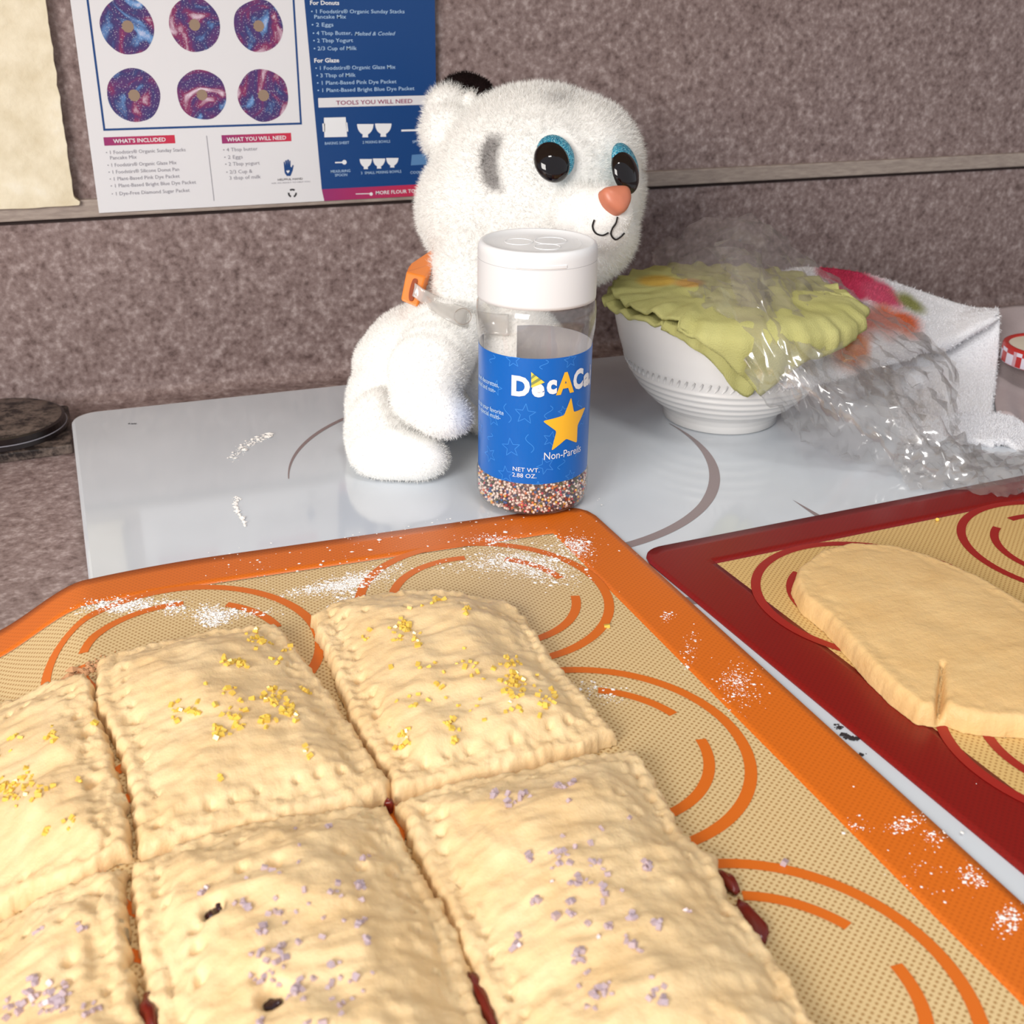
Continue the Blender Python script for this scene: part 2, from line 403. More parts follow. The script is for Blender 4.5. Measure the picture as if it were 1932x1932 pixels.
def circ3(a, b, c):
    A = np.array([[2*(b[0]-a[0]), 2*(b[1]-a[1])], [2*(c[0]-a[0]), 2*(c[1]-a[1])]]); bb = np.array([b[0]**2+b[1]**2-a[0]**2-a[1]**2, c[0]**2+c[1]**2-a[0]**2-a[1]**2])
    s = np.linalg.solve(A, bb); return s, math.hypot(a[0]-s[0], a[1]-s[1])
def arc_px(p, q_, w):           # short straight-ish mark between two ground pixels
    a = G(*p); b = G(*q_); d = (b-a)[:2]; d /= np.linalg.norm(d); n = np.array([-d[1], d[0]])*w/2
    V = [(*(a[:2]), 0.00012), (*(b[:2]+n), 0.00012), (*(b[:2]-n), 0.00012)]
    link('ring_mark', pyd(V, [(0, 1, 2)]), M['ringmark'], ck)
arc_px((1495, 943), (1560, 984), 0.0035)
sV = [G(1290, 1127), G(1345, 1127), G(1345, 1140), G(1290, 1140)]
link('ring_mark', pyd([(*v[:2], 0.00012) for v in sV], [(0, 1, 2, 3)]), M['ringmark'], ck)

# ------------------------------------------------------------------ baking mats
def zmat(x):                      # the mat falls over the left edge of the stove onto the counter
    t = min(1, max(0, (XE-0.0005-x)/0.040)); t = t*t*(3-2*t)*0.6+t*0.4*(t/(t+0.12) if t > 0 else 0)*1.12; return ZC*0.985*min(1, t)
def make_mat(name, corner, du, dv, lu, lv, flip, border, weave, edge, print_m, rings, label, rcorner, th=0.0008):
    # corner: outer corner, du along the far edge, dv towards the camera; units of U
    c = np.array(corner)*U; du = np.array(du); dv = np.array(dv); lu *= U; lv *= U; b = np.array(border)*U
    root = empty(name, (c[0], c[1], 0), label, 'baking mat')
    def pt(u, v, dz=0.0):
        p = c+du*u+dv*v; k = min(1, max(0, (0.042-p[0])/0.052)); p = p+dv*0.0046*k*k*max(0, 1-v/0.05); return (p[0], p[1], zmat(p[0])+th+dz)
    rr = rcorner*U
    # border ring: outline strips, subdivided
    nu, nv = 110, 70
    us = np.unique(np.r_[np.linspace(0, lu, nu), b[0], lu-b[0]]); vs_ = np.unique(np.r_[np.linspace(0, lv, nv), b[1], lv-b[1]])
    def corner_fix(u, v):
        # round the outer corners
        uu = min(u, lu-u); vv = min(v, lv-v)
        if uu < rr and vv < rr:
            ex, ey = rr-uu, rr-vv; m_ = max(ex, ey); l = math.hypot(ex, ey)
            if l > 0: k = m_/l; ex *= k; ey *= k
            u2 = rr-ex if u < lu/2 else lu-(rr-ex); v2 = rr-ey if v < lv/2 else lv-(rr-ey); return u2, v2
        return u, v
    A = np.array([[pt(*corner_fix(u, v)) for u in us] for v in vs_])
    inn = (us[:-1] >= b[0]-1e-9) & (us[1:] <= lu-b[0]+1e-9); inv = (vs_[:-1] >= b[1]-1e-9) & (vs_[1:] <= lv-b[1]+1e-9)
    f = gridfaces(len(vs_), len(us)); core = (inv[:, None] & inn[None, :]).ravel()
    Vt = A.reshape(-1, 3); Vb = Vt.copy(); Vb[:, 2] -= th
    N = len(Vt)
    def build(nm, mask, mat):
        ff = f[mask]; used = {}
        from collections import Counter
        cnt = Counter()
        for q_ in ff:
            for k in range(4):
                cnt[frozenset((int(q_[k]), int(q_[(k+1) % 4])))] += 1
        side = [(int(q_[(k+1) % 4]), int(q_[k]), int(q_[k])+N, int(q_[(k+1) % 4])+N) for q_ in ff for k in range(4) if cnt[frozenset((int(q_[k]), int(q_[(k+1) % 4])))] == 1]
        Fa = np.concatenate([ff, ff[:, ::-1]+N, np.array(side)]); Va = np.concatenate([Vt, Vb])
        u_, inv_ = np.unique(Fa, return_inverse=True); return link(nm, fast_mesh(Va[u_], inv_.reshape(Fa.shape)), mat, root)
    bo = build('border', ~core, edge); build('woven_centre', core, weave)
    for (ru, rv, r, a0, a1, wd) in rings:
        V = []; nn = 90
        for i in range(nn+1):
            a = math.radians(a0+(a1-a0)*i/nn)
            for r_ in (r-wd/2, r+wd/2):
                u = (ru+r_*math.cos(a))*U; v = (rv+r_*math.sin(a))*U
                u = min(max(u, 0.3*b[0]), lu-0.3*b[0]); v = min(max(v, 0.3*b[1]), lv-0.3*b[1])
                V.append(pt(u, v, 0.00018))
        F = [(2*i, 2*i+2, 2*i+3, 2*i+1) for i in range(nn)]
        link('printed_ring', pyd(V, F), print_m, root)
    return root, pt
# orange: u runs left from the far right corner, v towards the camera
OC = (0.9077, 1.9403); odu = (-0.99977, 0.0213); odv = (0.0323, -0.9995)
def mat_uv(c, du, dv, p):
    A = np.array([du, dv]).T; return np.linalg.solve(A, np.array(p)-np.array(c))
rings = []
for i in range(2):
    for j in range(4):
        p = (0.590-0.503*i, 1.645-0.455*j); u, v = mat_uv(OC, odu, odv, p)
        rings.append((u, v, 0.210, 0, 360, 0.0165))
        for a0, a1 in ((-5, 62), (78, 165), (190, 235), (262, 342)): rings.append((u, v, 0.155, a0+7*j, a1+7*j, 0.0155))
make_mat('baking_mat', OC, odu, odv, 1.36, 1.9, 1, (0.112, 0.104), M['weave_o'], M['orange'], M['orangeprint'], rings,
         'orange-bordered silicone baking mat carrying the filled pastries', 0.055)
RCn = (0.916, 1.7213); rdu = (0.99894, 0.04598); rdv = (0.0739, -0.9973)
rings = []
for i in range(3):
    for j in range(4):
        p = np.array((1.237, 1.425))+np.array((0.478, 0.030))*i+np.array((0.036, -0.446))*j
        u, v = mat_uv(RCn, rdu, rdv, p); rings.append((u, v, 0.205, 0, 360, 0.0165))
        for a0, a1 in ((10, 80), (96, 150), (160, 240), (262, 345)): rings.append((u, v, 0.145, a0, a1, 0.0155))
make_mat('baking_mat', RCn, rdu, rdv, 1.36, 1.75, 1, (0.112, 0.100), M['weave_r'], M['red'], M['redprint'], rings,
         'dark red-bordered silicone baking mat carrying one flat slab of dough', 0.055)
MT = 0.0008                       # mat thickness

# ------------------------------------------------------------------ pastries
def inpoly_sd(px, py, poly):      # signed distance to polygon (positive inside), numpy grids
    d = np.full(px.shape, 1e9); ins = np.zeros(px.shape, bool); n = len(poly)
    for i in range(n):
        x0, y0 = poly[i]; x1, y1 = poly[(i+1) % n]; ex, ey = x1-x0, y1-y0
        t = np.clip(((px-x0)*ex+(py-y0)*ey)/(ex*ex+ey*ey+1e-18), 0, 1)
        d = np.minimum(d, np.hypot(px-x0-t*ex, py-y0-t*ey))
        c = ((y0 > py) != (y1 > py)) & (px < (x1-x0)*(py-y0)/(y1-y0+1e-18)+x0); ins ^= c
    return np.where(ins, d, -d)
def fbm(X, Y, s, seed, octs=3):
    out = np.zeros(X.shape); it = np.nditer([X, Y], flags=['multi_index'])
    for x, y in it:
        a = 1.0; ss = s; v = 0
        for o in range(octs): v += a*noise.noise(Vector((x*ss+seed*3.1, y*ss-seed*1.7, seed+o*7.3))); a *= 0.5; ss *= 2.1
        out[it.multi_index] = v
    return out
def dough_mesh(poly, hfun, res, zbase, seed, edge_r=0.002, jag=0.0008):
    # closed lump of dough over an outline: polar-free grid clipped by snapping outside points to the border
    poly = np.array(poly); ctr_ = poly.mean(0)
    # concentric rings from outline to centre
    per = resample(np.vstack([poly, poly[:1]]), res+1)[:-1]
    nrm = np.roll(per, -1, 0)-np.roll(per, 1, 0); nrm = np.stack([nrm[:, 1], -nrm[:, 0]], 1); nrm /= np.linalg.norm(nrm, axis=1, keepdims=True)
    if np.mean(np.sum(nrm*(per-ctr_), 1)) < 0: nrm = -nrm
    for k in range(res):
        per[k] += nrm[k]*jag*(noise.noise(Vector((k*0.19, seed, 0.3)))*1.2+noise.noise(Vector((k*0.55, seed*2, 0.9)))*0.8)
    return per
def make_pastry(name, poly, label, group, seed, puff, edge, holes, dents, sugar=None, zfun=zmat, mat=None, res=2.0e-3/2.2, rough=1.0, tilt=None, cat='pastry', crack=None, wav=1.0):
    """poly: outline in metres (x,y). puff: height of the filled middle, edge: height of the crimped border."""
    poly = np.array(poly); x0, y0 = poly.min(0)-0.003; x1, y1 = poly.max(0)+0.003
    nx = int((x1-x0)/res)+2; ny = int((y1-y0)/res)+2
    X, Y = np.meshgrid(np.linspace(x0, x1, nx), np.linspace(y0, y1, ny))
    wob = fbm(X, Y, 260, seed+5, 3)*0.0011*rough + fbm(X, Y, 900, seed+9, 2)*0.00035*rough
    sd = inpoly_sd(X, Y, poly)+wob
    t = np.clip((sd-0.0060-0.0015*fbm(X, Y, 90, seed+21, 2))/0.024, 0, 1); t = np.sqrt(np.clip(1-(1-t)**2, 0, 1))*0.55+t*t*(3-2*t)*0.45
    e = np.clip(sd/0.0026, 0, 1); e = np.sqrt(np.clip(1-(1-e)**2, 0, 1))
    H = edge*e+(puff-edge)*t
    H += e*(fbm(X, Y, 60, seed, 2)*0.0017*wav+fbm(X*0.8, Y*2.6, 90, seed+2, 3)*0.0006*wav)*(0.5+0.5*t)*rough
    rim = np.exp(-((sd-0.0080)/0.0022)**2); H -= rim*0.0010*rough*e*np.clip(0.5+1.6*fbm(X, Y, 110, seed+31, 2), 0, 1.3)
    lump = np.exp(-((sd-0.004)/0.003)**2); H += lump*fbm(X, Y, 420, seed+3, 2)*0.0009*rough
    for (hx, hy, r, dep) in holes:
        H -= dep*np.exp(-(((X-hx)**2+(Y-hy)**2)/r**2)**1.6)
    for (hx, hy, rx, ry, dep) in dents:
        H += dep*np.exp(-(((X-hx)/rx)**2+((Y-hy)/ry)**2))
    if crack is not None:
        (ax, ay), (bx, by), wd, dep = crack
        ex, ey = bx-ax, by-ay; tt = np.clip(((X-ax)*ex+(Y-ay)*ey)/(ex*ex+ey*ey), 0, 1)
        H -= dep*(1-0.6*tt)*np.exp(-(np.hypot(X-ax-tt*ex, Y-ay-tt*ey)/(wd*(1-0.55*tt)))**2)
    H = np.maximum(H, 0.0004)
    ins = sd > 0
    ZB = np.array([[zfun(x) for x in X[0]]]*ny)+MT+0.0001
    idx = -np.ones(X.shape, int)
    # keep quads with any inside corner, snap outside corners toward the border
    q_any = ins[:-1, :-1] | ins[1:, :-1] | ins[:-1, 1:] | ins[1:, 1:]
    keepv = np.zeros(X.shape, bool)
    for a, b in ((0, 0), (1, 0), (0, 1), (1, 1)): keepv[a:ny-1+a, b:nx-1+b] |= q_any
    gy, gx = np.gradient(sd, Y[1, 0]-Y[0, 0], X[0, 1]-X[0, 0]); gl = np.maximum(np.hypot(gx, gy), 0.3)
    Xs = np.where(~ins, X-sd*gx/gl**2, X); Ys = np.where(~ins, Y-sd*gy/gl**2, Y)
    Hs = np.where(ins, H, 0.0003)
    # soft undercut side
    n = keepv.sum(); idx[keepv] = np.arange(n)
    Vt = np.stack([Xs[keepv], Ys[keepv], (ZB+Hs)[keepv]], 1); Vb = Vt.copy(); Vb[:, 2] = ZB[keepv]
    i, j = np.nonzero(q_any)
    f = np.stack([idx[i, j], idx[i, j+1], idx[i+1, j+1], idx[i+1, j]], 1)
    ed = {}
    for q_ in f:
        for k in range(4):
            a, b = int(q_[k]), int(q_[(k+1) % 4]); ed[(a, b)] = 1
    side = np.array([(b, a, a+n, b+n) for (a, b) in ed if (b, a) not in ed])
    me = fast_mesh(np.concatenate([Vt, Vb]), np.concatenate([f, f[:, ::-1]+n, side]))
    root = empty(name, (*poly.mean(0), float(zfun(poly[:, 0].mean()))+MT), label, cat, group)
    body = link('dough', me, mat or M['dough'], root, smooth=True)
    def height(x, y):
        jx = (x-x0)/(x1-x0)*(nx-1); iy = (y-y0)/(y1-y0)*(ny-1); a = int(np.clip(round(iy), 0, ny-1)); b = int(np.clip(round(jx), 0, nx-1))
        return float(ZB[a, b]+H[a, b])
    return root, height
def crystals(points, height, sizes, seed):
    r = np.random.default_rng(seed); V = []; F = []
    cub = np.array([(x, y, z) for z in (-1, 1) for y in (-1, 1) for x in (-1, 1)], float)
    fc = [(0, 2, 3, 1), (4, 5, 7, 6), (0, 1, 5, 4), (2, 6, 7, 3), (0, 4, 6, 2), (1, 3, 7, 5)]
    for (x, y) in points:
        s = r.uniform(*sizes); dims = np.array([s, s*r.uniform(0.55, 0.9), s*r.uniform(0.5, 0.8)])
        q_ = np.array(Matrix.Rotation(r.uniform(0, 6.28), 3, 'Z') @ Matrix.Rotation(r.uniform(-0.7, 0.7), 3, 'X') @ Matrix.Rotation(r.uniform(-0.7, 0.7), 3, 'Y'))
        b = len(V); p = np.array([x, y, height(x, y)+dims[2]*0.45]); V += list((cub*dims) @ q_.T+p); F += [tuple(k+b for k in ff) for ff in fc]
    return pyd(V, F)
def u2(pts): return [(x*U, y*U) for x, y in pts]
def edge_holes(poly, inset, step, r, dep, seed, which=None, prob=0.8):
    rr_ = random.Random(seed); pts = np.array(poly); c = pts.mean(0); out = []
    n = len(pts)
    for k in range(n):
        if which is not None and k not in which: continue
        a, b = pts[k], pts[(k+1) % n]; L = np.linalg.norm(b-a); d = (b-a)/L; nn = np.array([-d[1], d[0]])
        if nn @ (c-a) < 0: nn = -nn
        s = inset*0.9
        while s < L-inset*0.6:
            if rr_.random() < prob:
                p = a+d*s+nn*(inset+rr_.uniform(-0.0009, 0.0009)); out.append((p[0], p[1], r*rr_.uniform(0.75, 1.2), dep*rr_.uniform(0.6, 1.2)))
            s += step*rr_.uniform(0.8, 1.25)
    return out
def zpx(pts, z=0.022): return [tuple(G(x, y, z+zmat(G(x, y, z)[0])/U)[:2]) for x, y in pts]
tarts = {
 'rr': zpx([(585, 1165), (640, 1138), (760, 1120), (850, 1118), (950, 1128), (990, 1158), (1040, 1240), (1100, 1310), (1166, 1385), (1100, 1412), (960, 1450), (840, 1478), (744, 1500), (715, 1440), (668, 1372), (640, 1300), (612, 1225)]),
 'fr': zpx([(744, 1516), (860, 1480), (1000, 1452), (1120, 1425), (1202, 1420), (1232, 1462), (1268, 1525), (1292, 1575), (1352, 1618), (1372, 1690), (1432, 1760), (1480, 1830), (1560, 1960), (1640, 2060), (1300, 2160), (1020, 2180), (935, 1940), (872, 1790), (800, 1640)]),
 'rm': zpx([(182, 1248), (290, 1215), (420, 1188), (525, 1182), (552, 1215), (610, 1290), (680, 1392), (738, 1480), (725, 1500), (600, 1532), (420, 1572), (262, 1610), (250, 1520), (225, 1420), (178, 1330)]),
 'fm': zpx([(246, 1640), (330, 1600), (480, 1552), (640, 1525), (732, 1520), (775, 1610), (850, 1730), (905, 1880), (990, 2130), (640, 2220), (320, 2260), (300, 2000), (262, 1800)]),
 'rl': zpx([(-190, 1400), (-60, 1330), (60, 1302), (172, 1272), (184, 1345), (215, 1425), (240, 1520), (254, 1606), (150, 1650), (40, 1690), (-90, 1745), (-190, 1790), (-200, 1600)]),
 'fl': zpx([(-190, 1850), (-60, 1765), (60, 1702), (150, 1662), (234, 1636), (238, 1720), (248, 1820), (280, 1960), (310, 2240), (100, 2290), (-220, 2340), (-230, 2050)]),
}
# make sure hidden outline runs towards the camera stay sensible in metres
lab = {
 'rr': 'pale raw filled pastry with yellow sugar at the orange mat corner, nearest the sprinkle bottle',
 'fr': 'pale raw filled pastry with lavender sugar beside the bare woven side of the orange mat',
 'rm': 'pale raw filled pastry with yellow sugar between two other yellow-sugared pastries',
 'fm': 'pale raw filled pastry with lavender sugar and two dark holes, between lavender-sugared neighbours',
 'rl': 'pale raw filled pastry with yellow sugar hanging past the stove edge',
 'fl': 'pale raw filled pastry with clustered lavender sugar hanging past the stove edge'}
def corners(k, idx): return [tarts[k][i] for i in idx]
cor = {'rr': [0, 5, 8, 12], 'fr': [0, 4, 13, 15], 'rm': [0, 3, 7, 11], 'fm': [0, 4, 8, 10], 'rl': [0, 3, 7, 11], 'fl': [0, 4, 8, 10]}
clusters = {
 'rr': [(760, 1180, 26, 26), (690, 1185, 8, 4), (820, 1130, 20, 7), (880, 1160, 20, 6), (975, 1260, 30, 22), (960, 1300, 40, 30), (1035, 1320, 22, 10), (870, 1250, 25, 8), (760, 1370, 14, 14), (855, 1365, 18, 14), (790, 1215, 12, 5), (1040, 1290, 15, 4), (830, 1290, 90, 22)],
 'rm': [(485, 1195, 22, 18), (430, 1250, 16, 8), (455, 1255, 10, 10), (525, 1235, 10, 4), (520, 1310, 22, 30), (545, 1335, 18, 22), (415, 1385, 14, 16), (450, 1360, 16, 10), (500, 1360, 16, 10), (430, 1310, 12, 5), (365, 1340, 14, 10), (330, 1335, 22, 8), (580, 1410, 14, 7), (410, 1450, 10, 2), (575, 1280, 10, 4), (540, 1200, 14, 4), (450, 1330, 60, 14)],
 'rl': [(30, 1490, 36, 34), (20, 1405, 25, 10), (100, 1480, 10, 4), (145, 1455, 6, 2), (95, 1380, 22, 10), (70, 1510, 10, 5), (90, 1560, 12, 3), (175, 1345, 8, 2), (130, 1540, 16, 4), (-60, 1500, 60, 20)],
 'fr': [(930, 1490, 10, 5), (960, 1510, 10, 5), (1060, 1485, 14, 6), (1080, 1480, 8, 4), (990, 1500, 14, 5), (1050, 1620, 22, 9), (1090, 1670, 16, 8), (1140, 1690, 20, 8), (1220, 1630, 10, 5), (1000, 1610, 14, 5), (1010, 1690, 10, 5), (1190, 1735, 14, 5), (1240, 1750, 14, 6), (1150, 1760, 14, 5), (1080, 1720, 14, 6), (970, 1750, 14, 4), (1090, 1800, 14, 8), (1190, 1790, 14, 5), (1130, 1870, 30, 14), (1250, 1890, 22, 12), (1100, 1640, 110, 18), (1300, 1710, 10, 3)],
 'fm': [(385, 1672, 10, 3), (460, 1700, 14, 6), (520, 1720, 10, 3), (680, 1665, 12, 8), (640, 1690, 12, 4), (680, 1750, 14, 7), (500, 1770, 14, 6), (530, 1805, 16, 9), (500, 1830, 28, 14), (690, 1790, 12, 4), (630, 1820, 14, 4), (555, 1870, 20, 8), (665, 1850, 10, 4), (620, 1540, 10, 3), (690, 1600, 10, 4), (490, 1925, 14, 4), (560, 1720, 130, 22), (640, 1880, 60, 14)],
 'fl': [(110, 1870, 26, 18), (60, 1865, 22, 12), (100, 1895, 26, 16), (180, 1880, 22, 6), (70, 1750, 10, 3), (150, 1735, 10, 3), (30, 1900, 24, 8)],
}
spec = {'rr': (0.0135, 0.0062), 'fr': (0.0150, 0.0062), 'rm': (0.0130, 0.0062), 'fm': (0.0160, 0.0062), 'rl': (0.0120, 0.0060), 'fl': (0.0120, 0.0058)}
heights = {}; roots = {}
def zt(k): return spec[k][0]/U
extra_px = {'rr': [(678, 1256, .0016, .004), (713, 1325, .0014, .004), (735, 1370, .0011, .002), (1018, 1268, .0016, .002)], 'fm': [(400, 1708, .0026, .006), (368, 1735, .0016, .003), (370, 1770, .0017, .003), (515, 1878, .0030, .006), (490, 1845, .002, .002), (520, 1635, .0017, .003), (455, 1640, .0014, .003), (640, 1600, .0015, .003), (680, 1630, .0014, .003), (375, 1825, .0016, .003), (695, 1590, .0013, .003)],
 'rl': [(170, 1448, .0018, .004), (165, 1358, .0016, .003), (178, 1420, .0013, .003), (178, 1530, .0012, .002)], 'fr': [(1170, 1490, .0014, .003), (1200, 1520, .0014, .003), (1250, 1575, .0016, .004), (835, 1512, .0016, .004)], 'rm': [], 'fl': [(125, 1775, .0016, .003), (125, 1815, .0014, .003), (110, 1700, .0013, .002)]}
for k in ('rr', 'fr', 'rm', 'fm', 'rl', 'fl'):
    cpoly = corners(k, cor[k]); seed = sum(map(ord, k))
    hs = edge_holes(cpoly, 0.0072, 0.0062, 0.00095, 0.0034, seed, prob=0.62)
    for (hx, hy, r_, d_) in extra_px[k]:
        p = G(hx, hy, zt(k)*0.9); hs.append((p[0], p[1], r_, d_))
    rd = random.Random(seed); pp = np.array(tarts[k]); lo, hi = pp.min(0), pp.max(0)
    dn = [(rd.uniform(lo[0], hi[0]), rd.uniform(lo[1], hi[1]), rd.uniform(.006, .018), rd.uniform(.003, .007), rd.uniform(-.0012, .0012)) for _ in range(16)]
    root, hf = make_pastry('filled_pastry', tarts[k], lab[k], 'filled pastries on the orange mat', seed, spec[k][0], spec[k][1], hs, dn, rough=1.4 if k in ('fm', 'fl') else 1.15)
    heights[k] = hf; roots[k] = root
    pts = []; r_ = np.random.default_rng(seed)
    for (cx, cy, sp_, n_) in clusters[k]:
        for _ in range(n_):
            p = G(cx+r_.normal()*sp_*0.55, cy+r_.normal()*sp_*0.5, zt(k)+zmat(G(cx, cy)[0])/U); pts.append((p[0], p[1]))
    y_ = k[0] == 'r'
    s = link('sugar_crystals', crystals(pts, hf, (0.00045, 0.00092) if y_ else (0.0004, 0.00090), seed), M['ysugar'] if y_ else M['vsugar'], root); s['kind'] = 'stuff'
    s['label'] = ('yellow' if y_ else 'lavender')+' coarse sugar crystals'
def blob_mesh(c, r, seed=0, n=(14, 10), amp=0.15):
    V = []; F = []
    for i in range(n[1]+1):
        th_ = math.pi*i/n[1]
        for j in range(n[0]):
            ph = 2*math.pi*j/n[0]; d = Vector((math.sin(th_)*math.cos(ph), math.sin(th_)*math.sin(ph), math.cos(th_)))
            k = 1+amp*noise.noise(d*1.6+Vector((seed, seed*.7, 0))); V.append((c[0]+d.x*r[0]*k, c[1]+d.y*r[1]*k, c[2]+d.z*r[2]*k))
    for i in range(n[1]):
        for j in range(n[0]): F.append((i*n[0]+j, (i+1)*n[0]+j, (i+1)*n[0]+(j+1) % n[0], i*n[0]+(j+1) % n[0]))
    return pyd(V, F)
for (k, x, y, r, z) in (('fr', 1420, 1742, (.0028, .0075, .0020), .004), ('fr', 1378, 1668, (.0018, .0045, .0018), .004), ('fr', 1268, 1545, (.0012, .002, .0015), .004), ('fr', 915, 1905, (.0018, .010, .0030), .012), ('fm', 290, 1935, (.0022, .007, .0034), .014), ('rr', 738, 1530, (.0014, .0014, .0030), .012)):
    p = G(x, y, 0.006); link('jam_drip', blob_mesh((p[0]-0.0006, p[1], MT+r[2]*0.75), r, x, amp=0.35), M['jam'], roots[k], smooth=True)
for (x, y, r) in ((400, 1708, (.0017, .0022, .0014)), (514, 1880, (.0021, .0020, .0014)), (414, 1724, (.0008, .0010, .0008))):
    p = G(x, y, zt('fm')*0.85); h = heights['fm'](p[0], p[1])+0.0014; link('filling', blob_mesh((p[0], p[1], h), r, x, amp=0.7), M['darkjam'], roots['fm'], smooth=True)

# slab of rolled dough on the red mat
slab = [G(x, y, 0.02) for x, y in ((1494, 1105), (1502, 1082), (1545, 1050), (1600, 1036), (1680, 1040), (1760, 1062), (1850, 1102), (1932, 1150), (2030, 1220), (2080, 1300), (2060, 1370), (1990, 1385), (1932, 1376), (1860, 1372), (1820, 1366), (1785, 1352), (1768, 1355), (1735, 1352), (1690, 1320), (1640, 1272), (1600, 1225), (1560, 1180), (1510, 1140))]
a = G(1771, 1362, 0.02); b = G(1776, 1262, 0.03)
make_pastry('dough_slab', [tuple(p[:2]) for p in slab], 'flat oval slab of rolled dough with a cracked edge, alone on the red mat', None, 31, 0.0085, 0.0075, [], [], zfun=lambda x: 0.0, mat=M['dough2'], rough=0.35, cat='dough', crack=((a[0], a[1]), (b[0], b[1]), 0.0013, 0.0085), wav=0.7)

# ------------------------------------------------------------------ flour, crumbs
def flakes(name, pts, zf, size, seed, label, cat, mat=None, flat=0.35):
    r = np.random.default_rng(seed); V = []; F = []
    oc = np.array([(1, 0, 0), (0, 1, 0), (-1, 0, 0), (0, -1, 0), (0, 0, 1), (0, 0, -1)], float)
    of = [(0, 1, 4), (1, 2, 4), (2, 3, 4), (3, 0, 4), (1, 0, 5), (2, 1, 5), (3, 2, 5), (0, 3, 5)]
    for (x, y) in pts:
        s = size*math.exp(r.normal()*0.55); an = r.uniform(0, 6.28); c, sn = math.cos(an), math.sin(an)
        M_ = np.array([[c, -sn, 0], [sn, c, 0], [0, 0, 1]]); b = len(V)
        d = np.array([s*r.uniform(0.7, 1.5), s, s*flat]); V += list((oc*d) @ M_.T+np.array([x, y, zf(x)+s*flat*0.8])); F += [tuple(q_+b for q_ in f) for f in of]
    o = link(name, pyd(V, F), mat or M['flour']); tag(o, label, cat, kind='stuff'); return o
def scatter(px, seed, zf):
    r = np.random.default_rng(seed); out = []
    for (x, y, sx, sy, n, ang) in px:
        for _ in range(int(n*2.2)):
            a_, b_ = r.normal()*sx, r.normal()*sy; c, s = math.cos(math.radians(ang)), math.sin(math.radians(ang))
            p = G(x+a_*c-b_*s, y+a_*s+b_*c, 0.004); out.append((p[0], p[1]))
    return out
mz = lambda x: zmat(x)+MT
fl = scatter([(1000, 1068, 45, 13, 900, 12), (960, 1060, 60, 8, 500, -4), (1090, 1030, 12, 9, 240, 0), (1060, 1040, 30, 16, 200, 0), (930, 1020, 26, 6, 150, 0), (660, 1100, 34, 9, 750, -14), (600, 1110, 40, 5, 260, -10), (720, 1080, 30, 8, 150, -10), (650, 1137, 18, 5, 200, -20)], 3, mz)
flakes('flour_dusting', fl, mz, 0.00020, 4, 'white flour dusted over the orange mat corner near the sprinkle bottle', 'flour')
fl = scatter([(220, 1143, 30, 7, 520, -3), (270, 1140, 24, 7, 160, 0), (325, 1146, 12, 8, 120, 0), (402, 1162, 17, 10, 420, 0), (460, 1156, 30, 4, 130, 0)], 5, mz)
flakes('flour_dusting', fl, mz, 0.00022, 6, 'white flour patches on the orange mat beyond the middle yellow-sugared pastry', 'flour')
fl = scatter([(1395, 1300, 24, 22, 110, 40), (1385, 1285, 12, 12, 60, 0), (1258, 1165, 7, 6, 22, 0), (1300, 1215, 8, 18, 26, 20), (1300, 1250, 5, 14, 16, 30), (1135, 1308, 30, 8, 80, 12), (1705, 1555, 15, 7, 60, -20), (1620, 1560, 14, 10, 14, 0), (1835, 1655, 14, 8, 50, 30), (1900, 1735, 12, 14, 60, 30), (1760, 1580, 12, 6, 20, 20), (1750, 1640, 60, 50, 30, 40)], 7, mz)
flakes('flour_dusting', fl, mz, 0.00018, 8, 'thin flour smudges along the side border of the orange mat facing the red mat', 'flour')
r_ = np.random.default_rng(11); sp_ = []
for _ in range(170):
    x = r_.uniform(380, 1150); y = 1048-0.14*(x-480)+r_.uniform(-16, 60); p = G(x, y); sp_.append((p[0], p[1]))
flakes('flour_specks', sp_, mz, 0.00026, 12, 'sparse white flour specks along the far border of the orange mat', 'flour')
z0 = lambda x: 0.0001
fl = []
for t in np.linspace(0, 1, 46):
    for _ in range(5):
        p = G(440+75*t+r_.normal()*3*(1.4-t), 860-38*math.sin(t*1.45)+r_.normal()*5*(1.25-t)); fl.append((p[0], p[1]))
flakes('flour_streak', fl, z0, 0.00036, 13, 'curved white flour streak on the bare stove top left of the plush toy', 'flour')
fl = []
for t in np.linspace(0, 1, 40):
    for _ in range(5):
        p = G(449+12*t*t-6*math.sin(t*6), 938+58*t+0*t+r_.normal()*2); p = G(449+9*t*t-5*math.sin(t*5)+r_.normal()*3.2*(1-t)**0.7, 938+56*t); fl.append((p[0], p[1]))
flakes('flour_streak', fl, z0, 0.00038, 14, 'short hooked flour streak on the stove top nearest the orange mat edge', 'flour')
fl = scatter([(1583, 1368, 5, 2, 8, 10), (1602, 1388, 7, 2, 13, 12), (1480, 1300, 4, 2, 2, 0), (1625, 1418, 5, 2, 3, 0)], 15, z0)
flakes('scorch_marks', fl, z0, 0.00035, 16, 'small black scorch flecks on the stove strip between the two mats', 'scorch marks', M['soot'], 0.15)
fl = [tuple(G(252+i*1.7, 800+random.uniform(-1, 1))[:2]) for i in range(-5, 6)]
flakes('scorch_marks', fl, z0, 0.00035, 17, 'tiny dark scratch near the stove top corner beside the black appliance', 'scorch marks', M['soot'], 0.12)
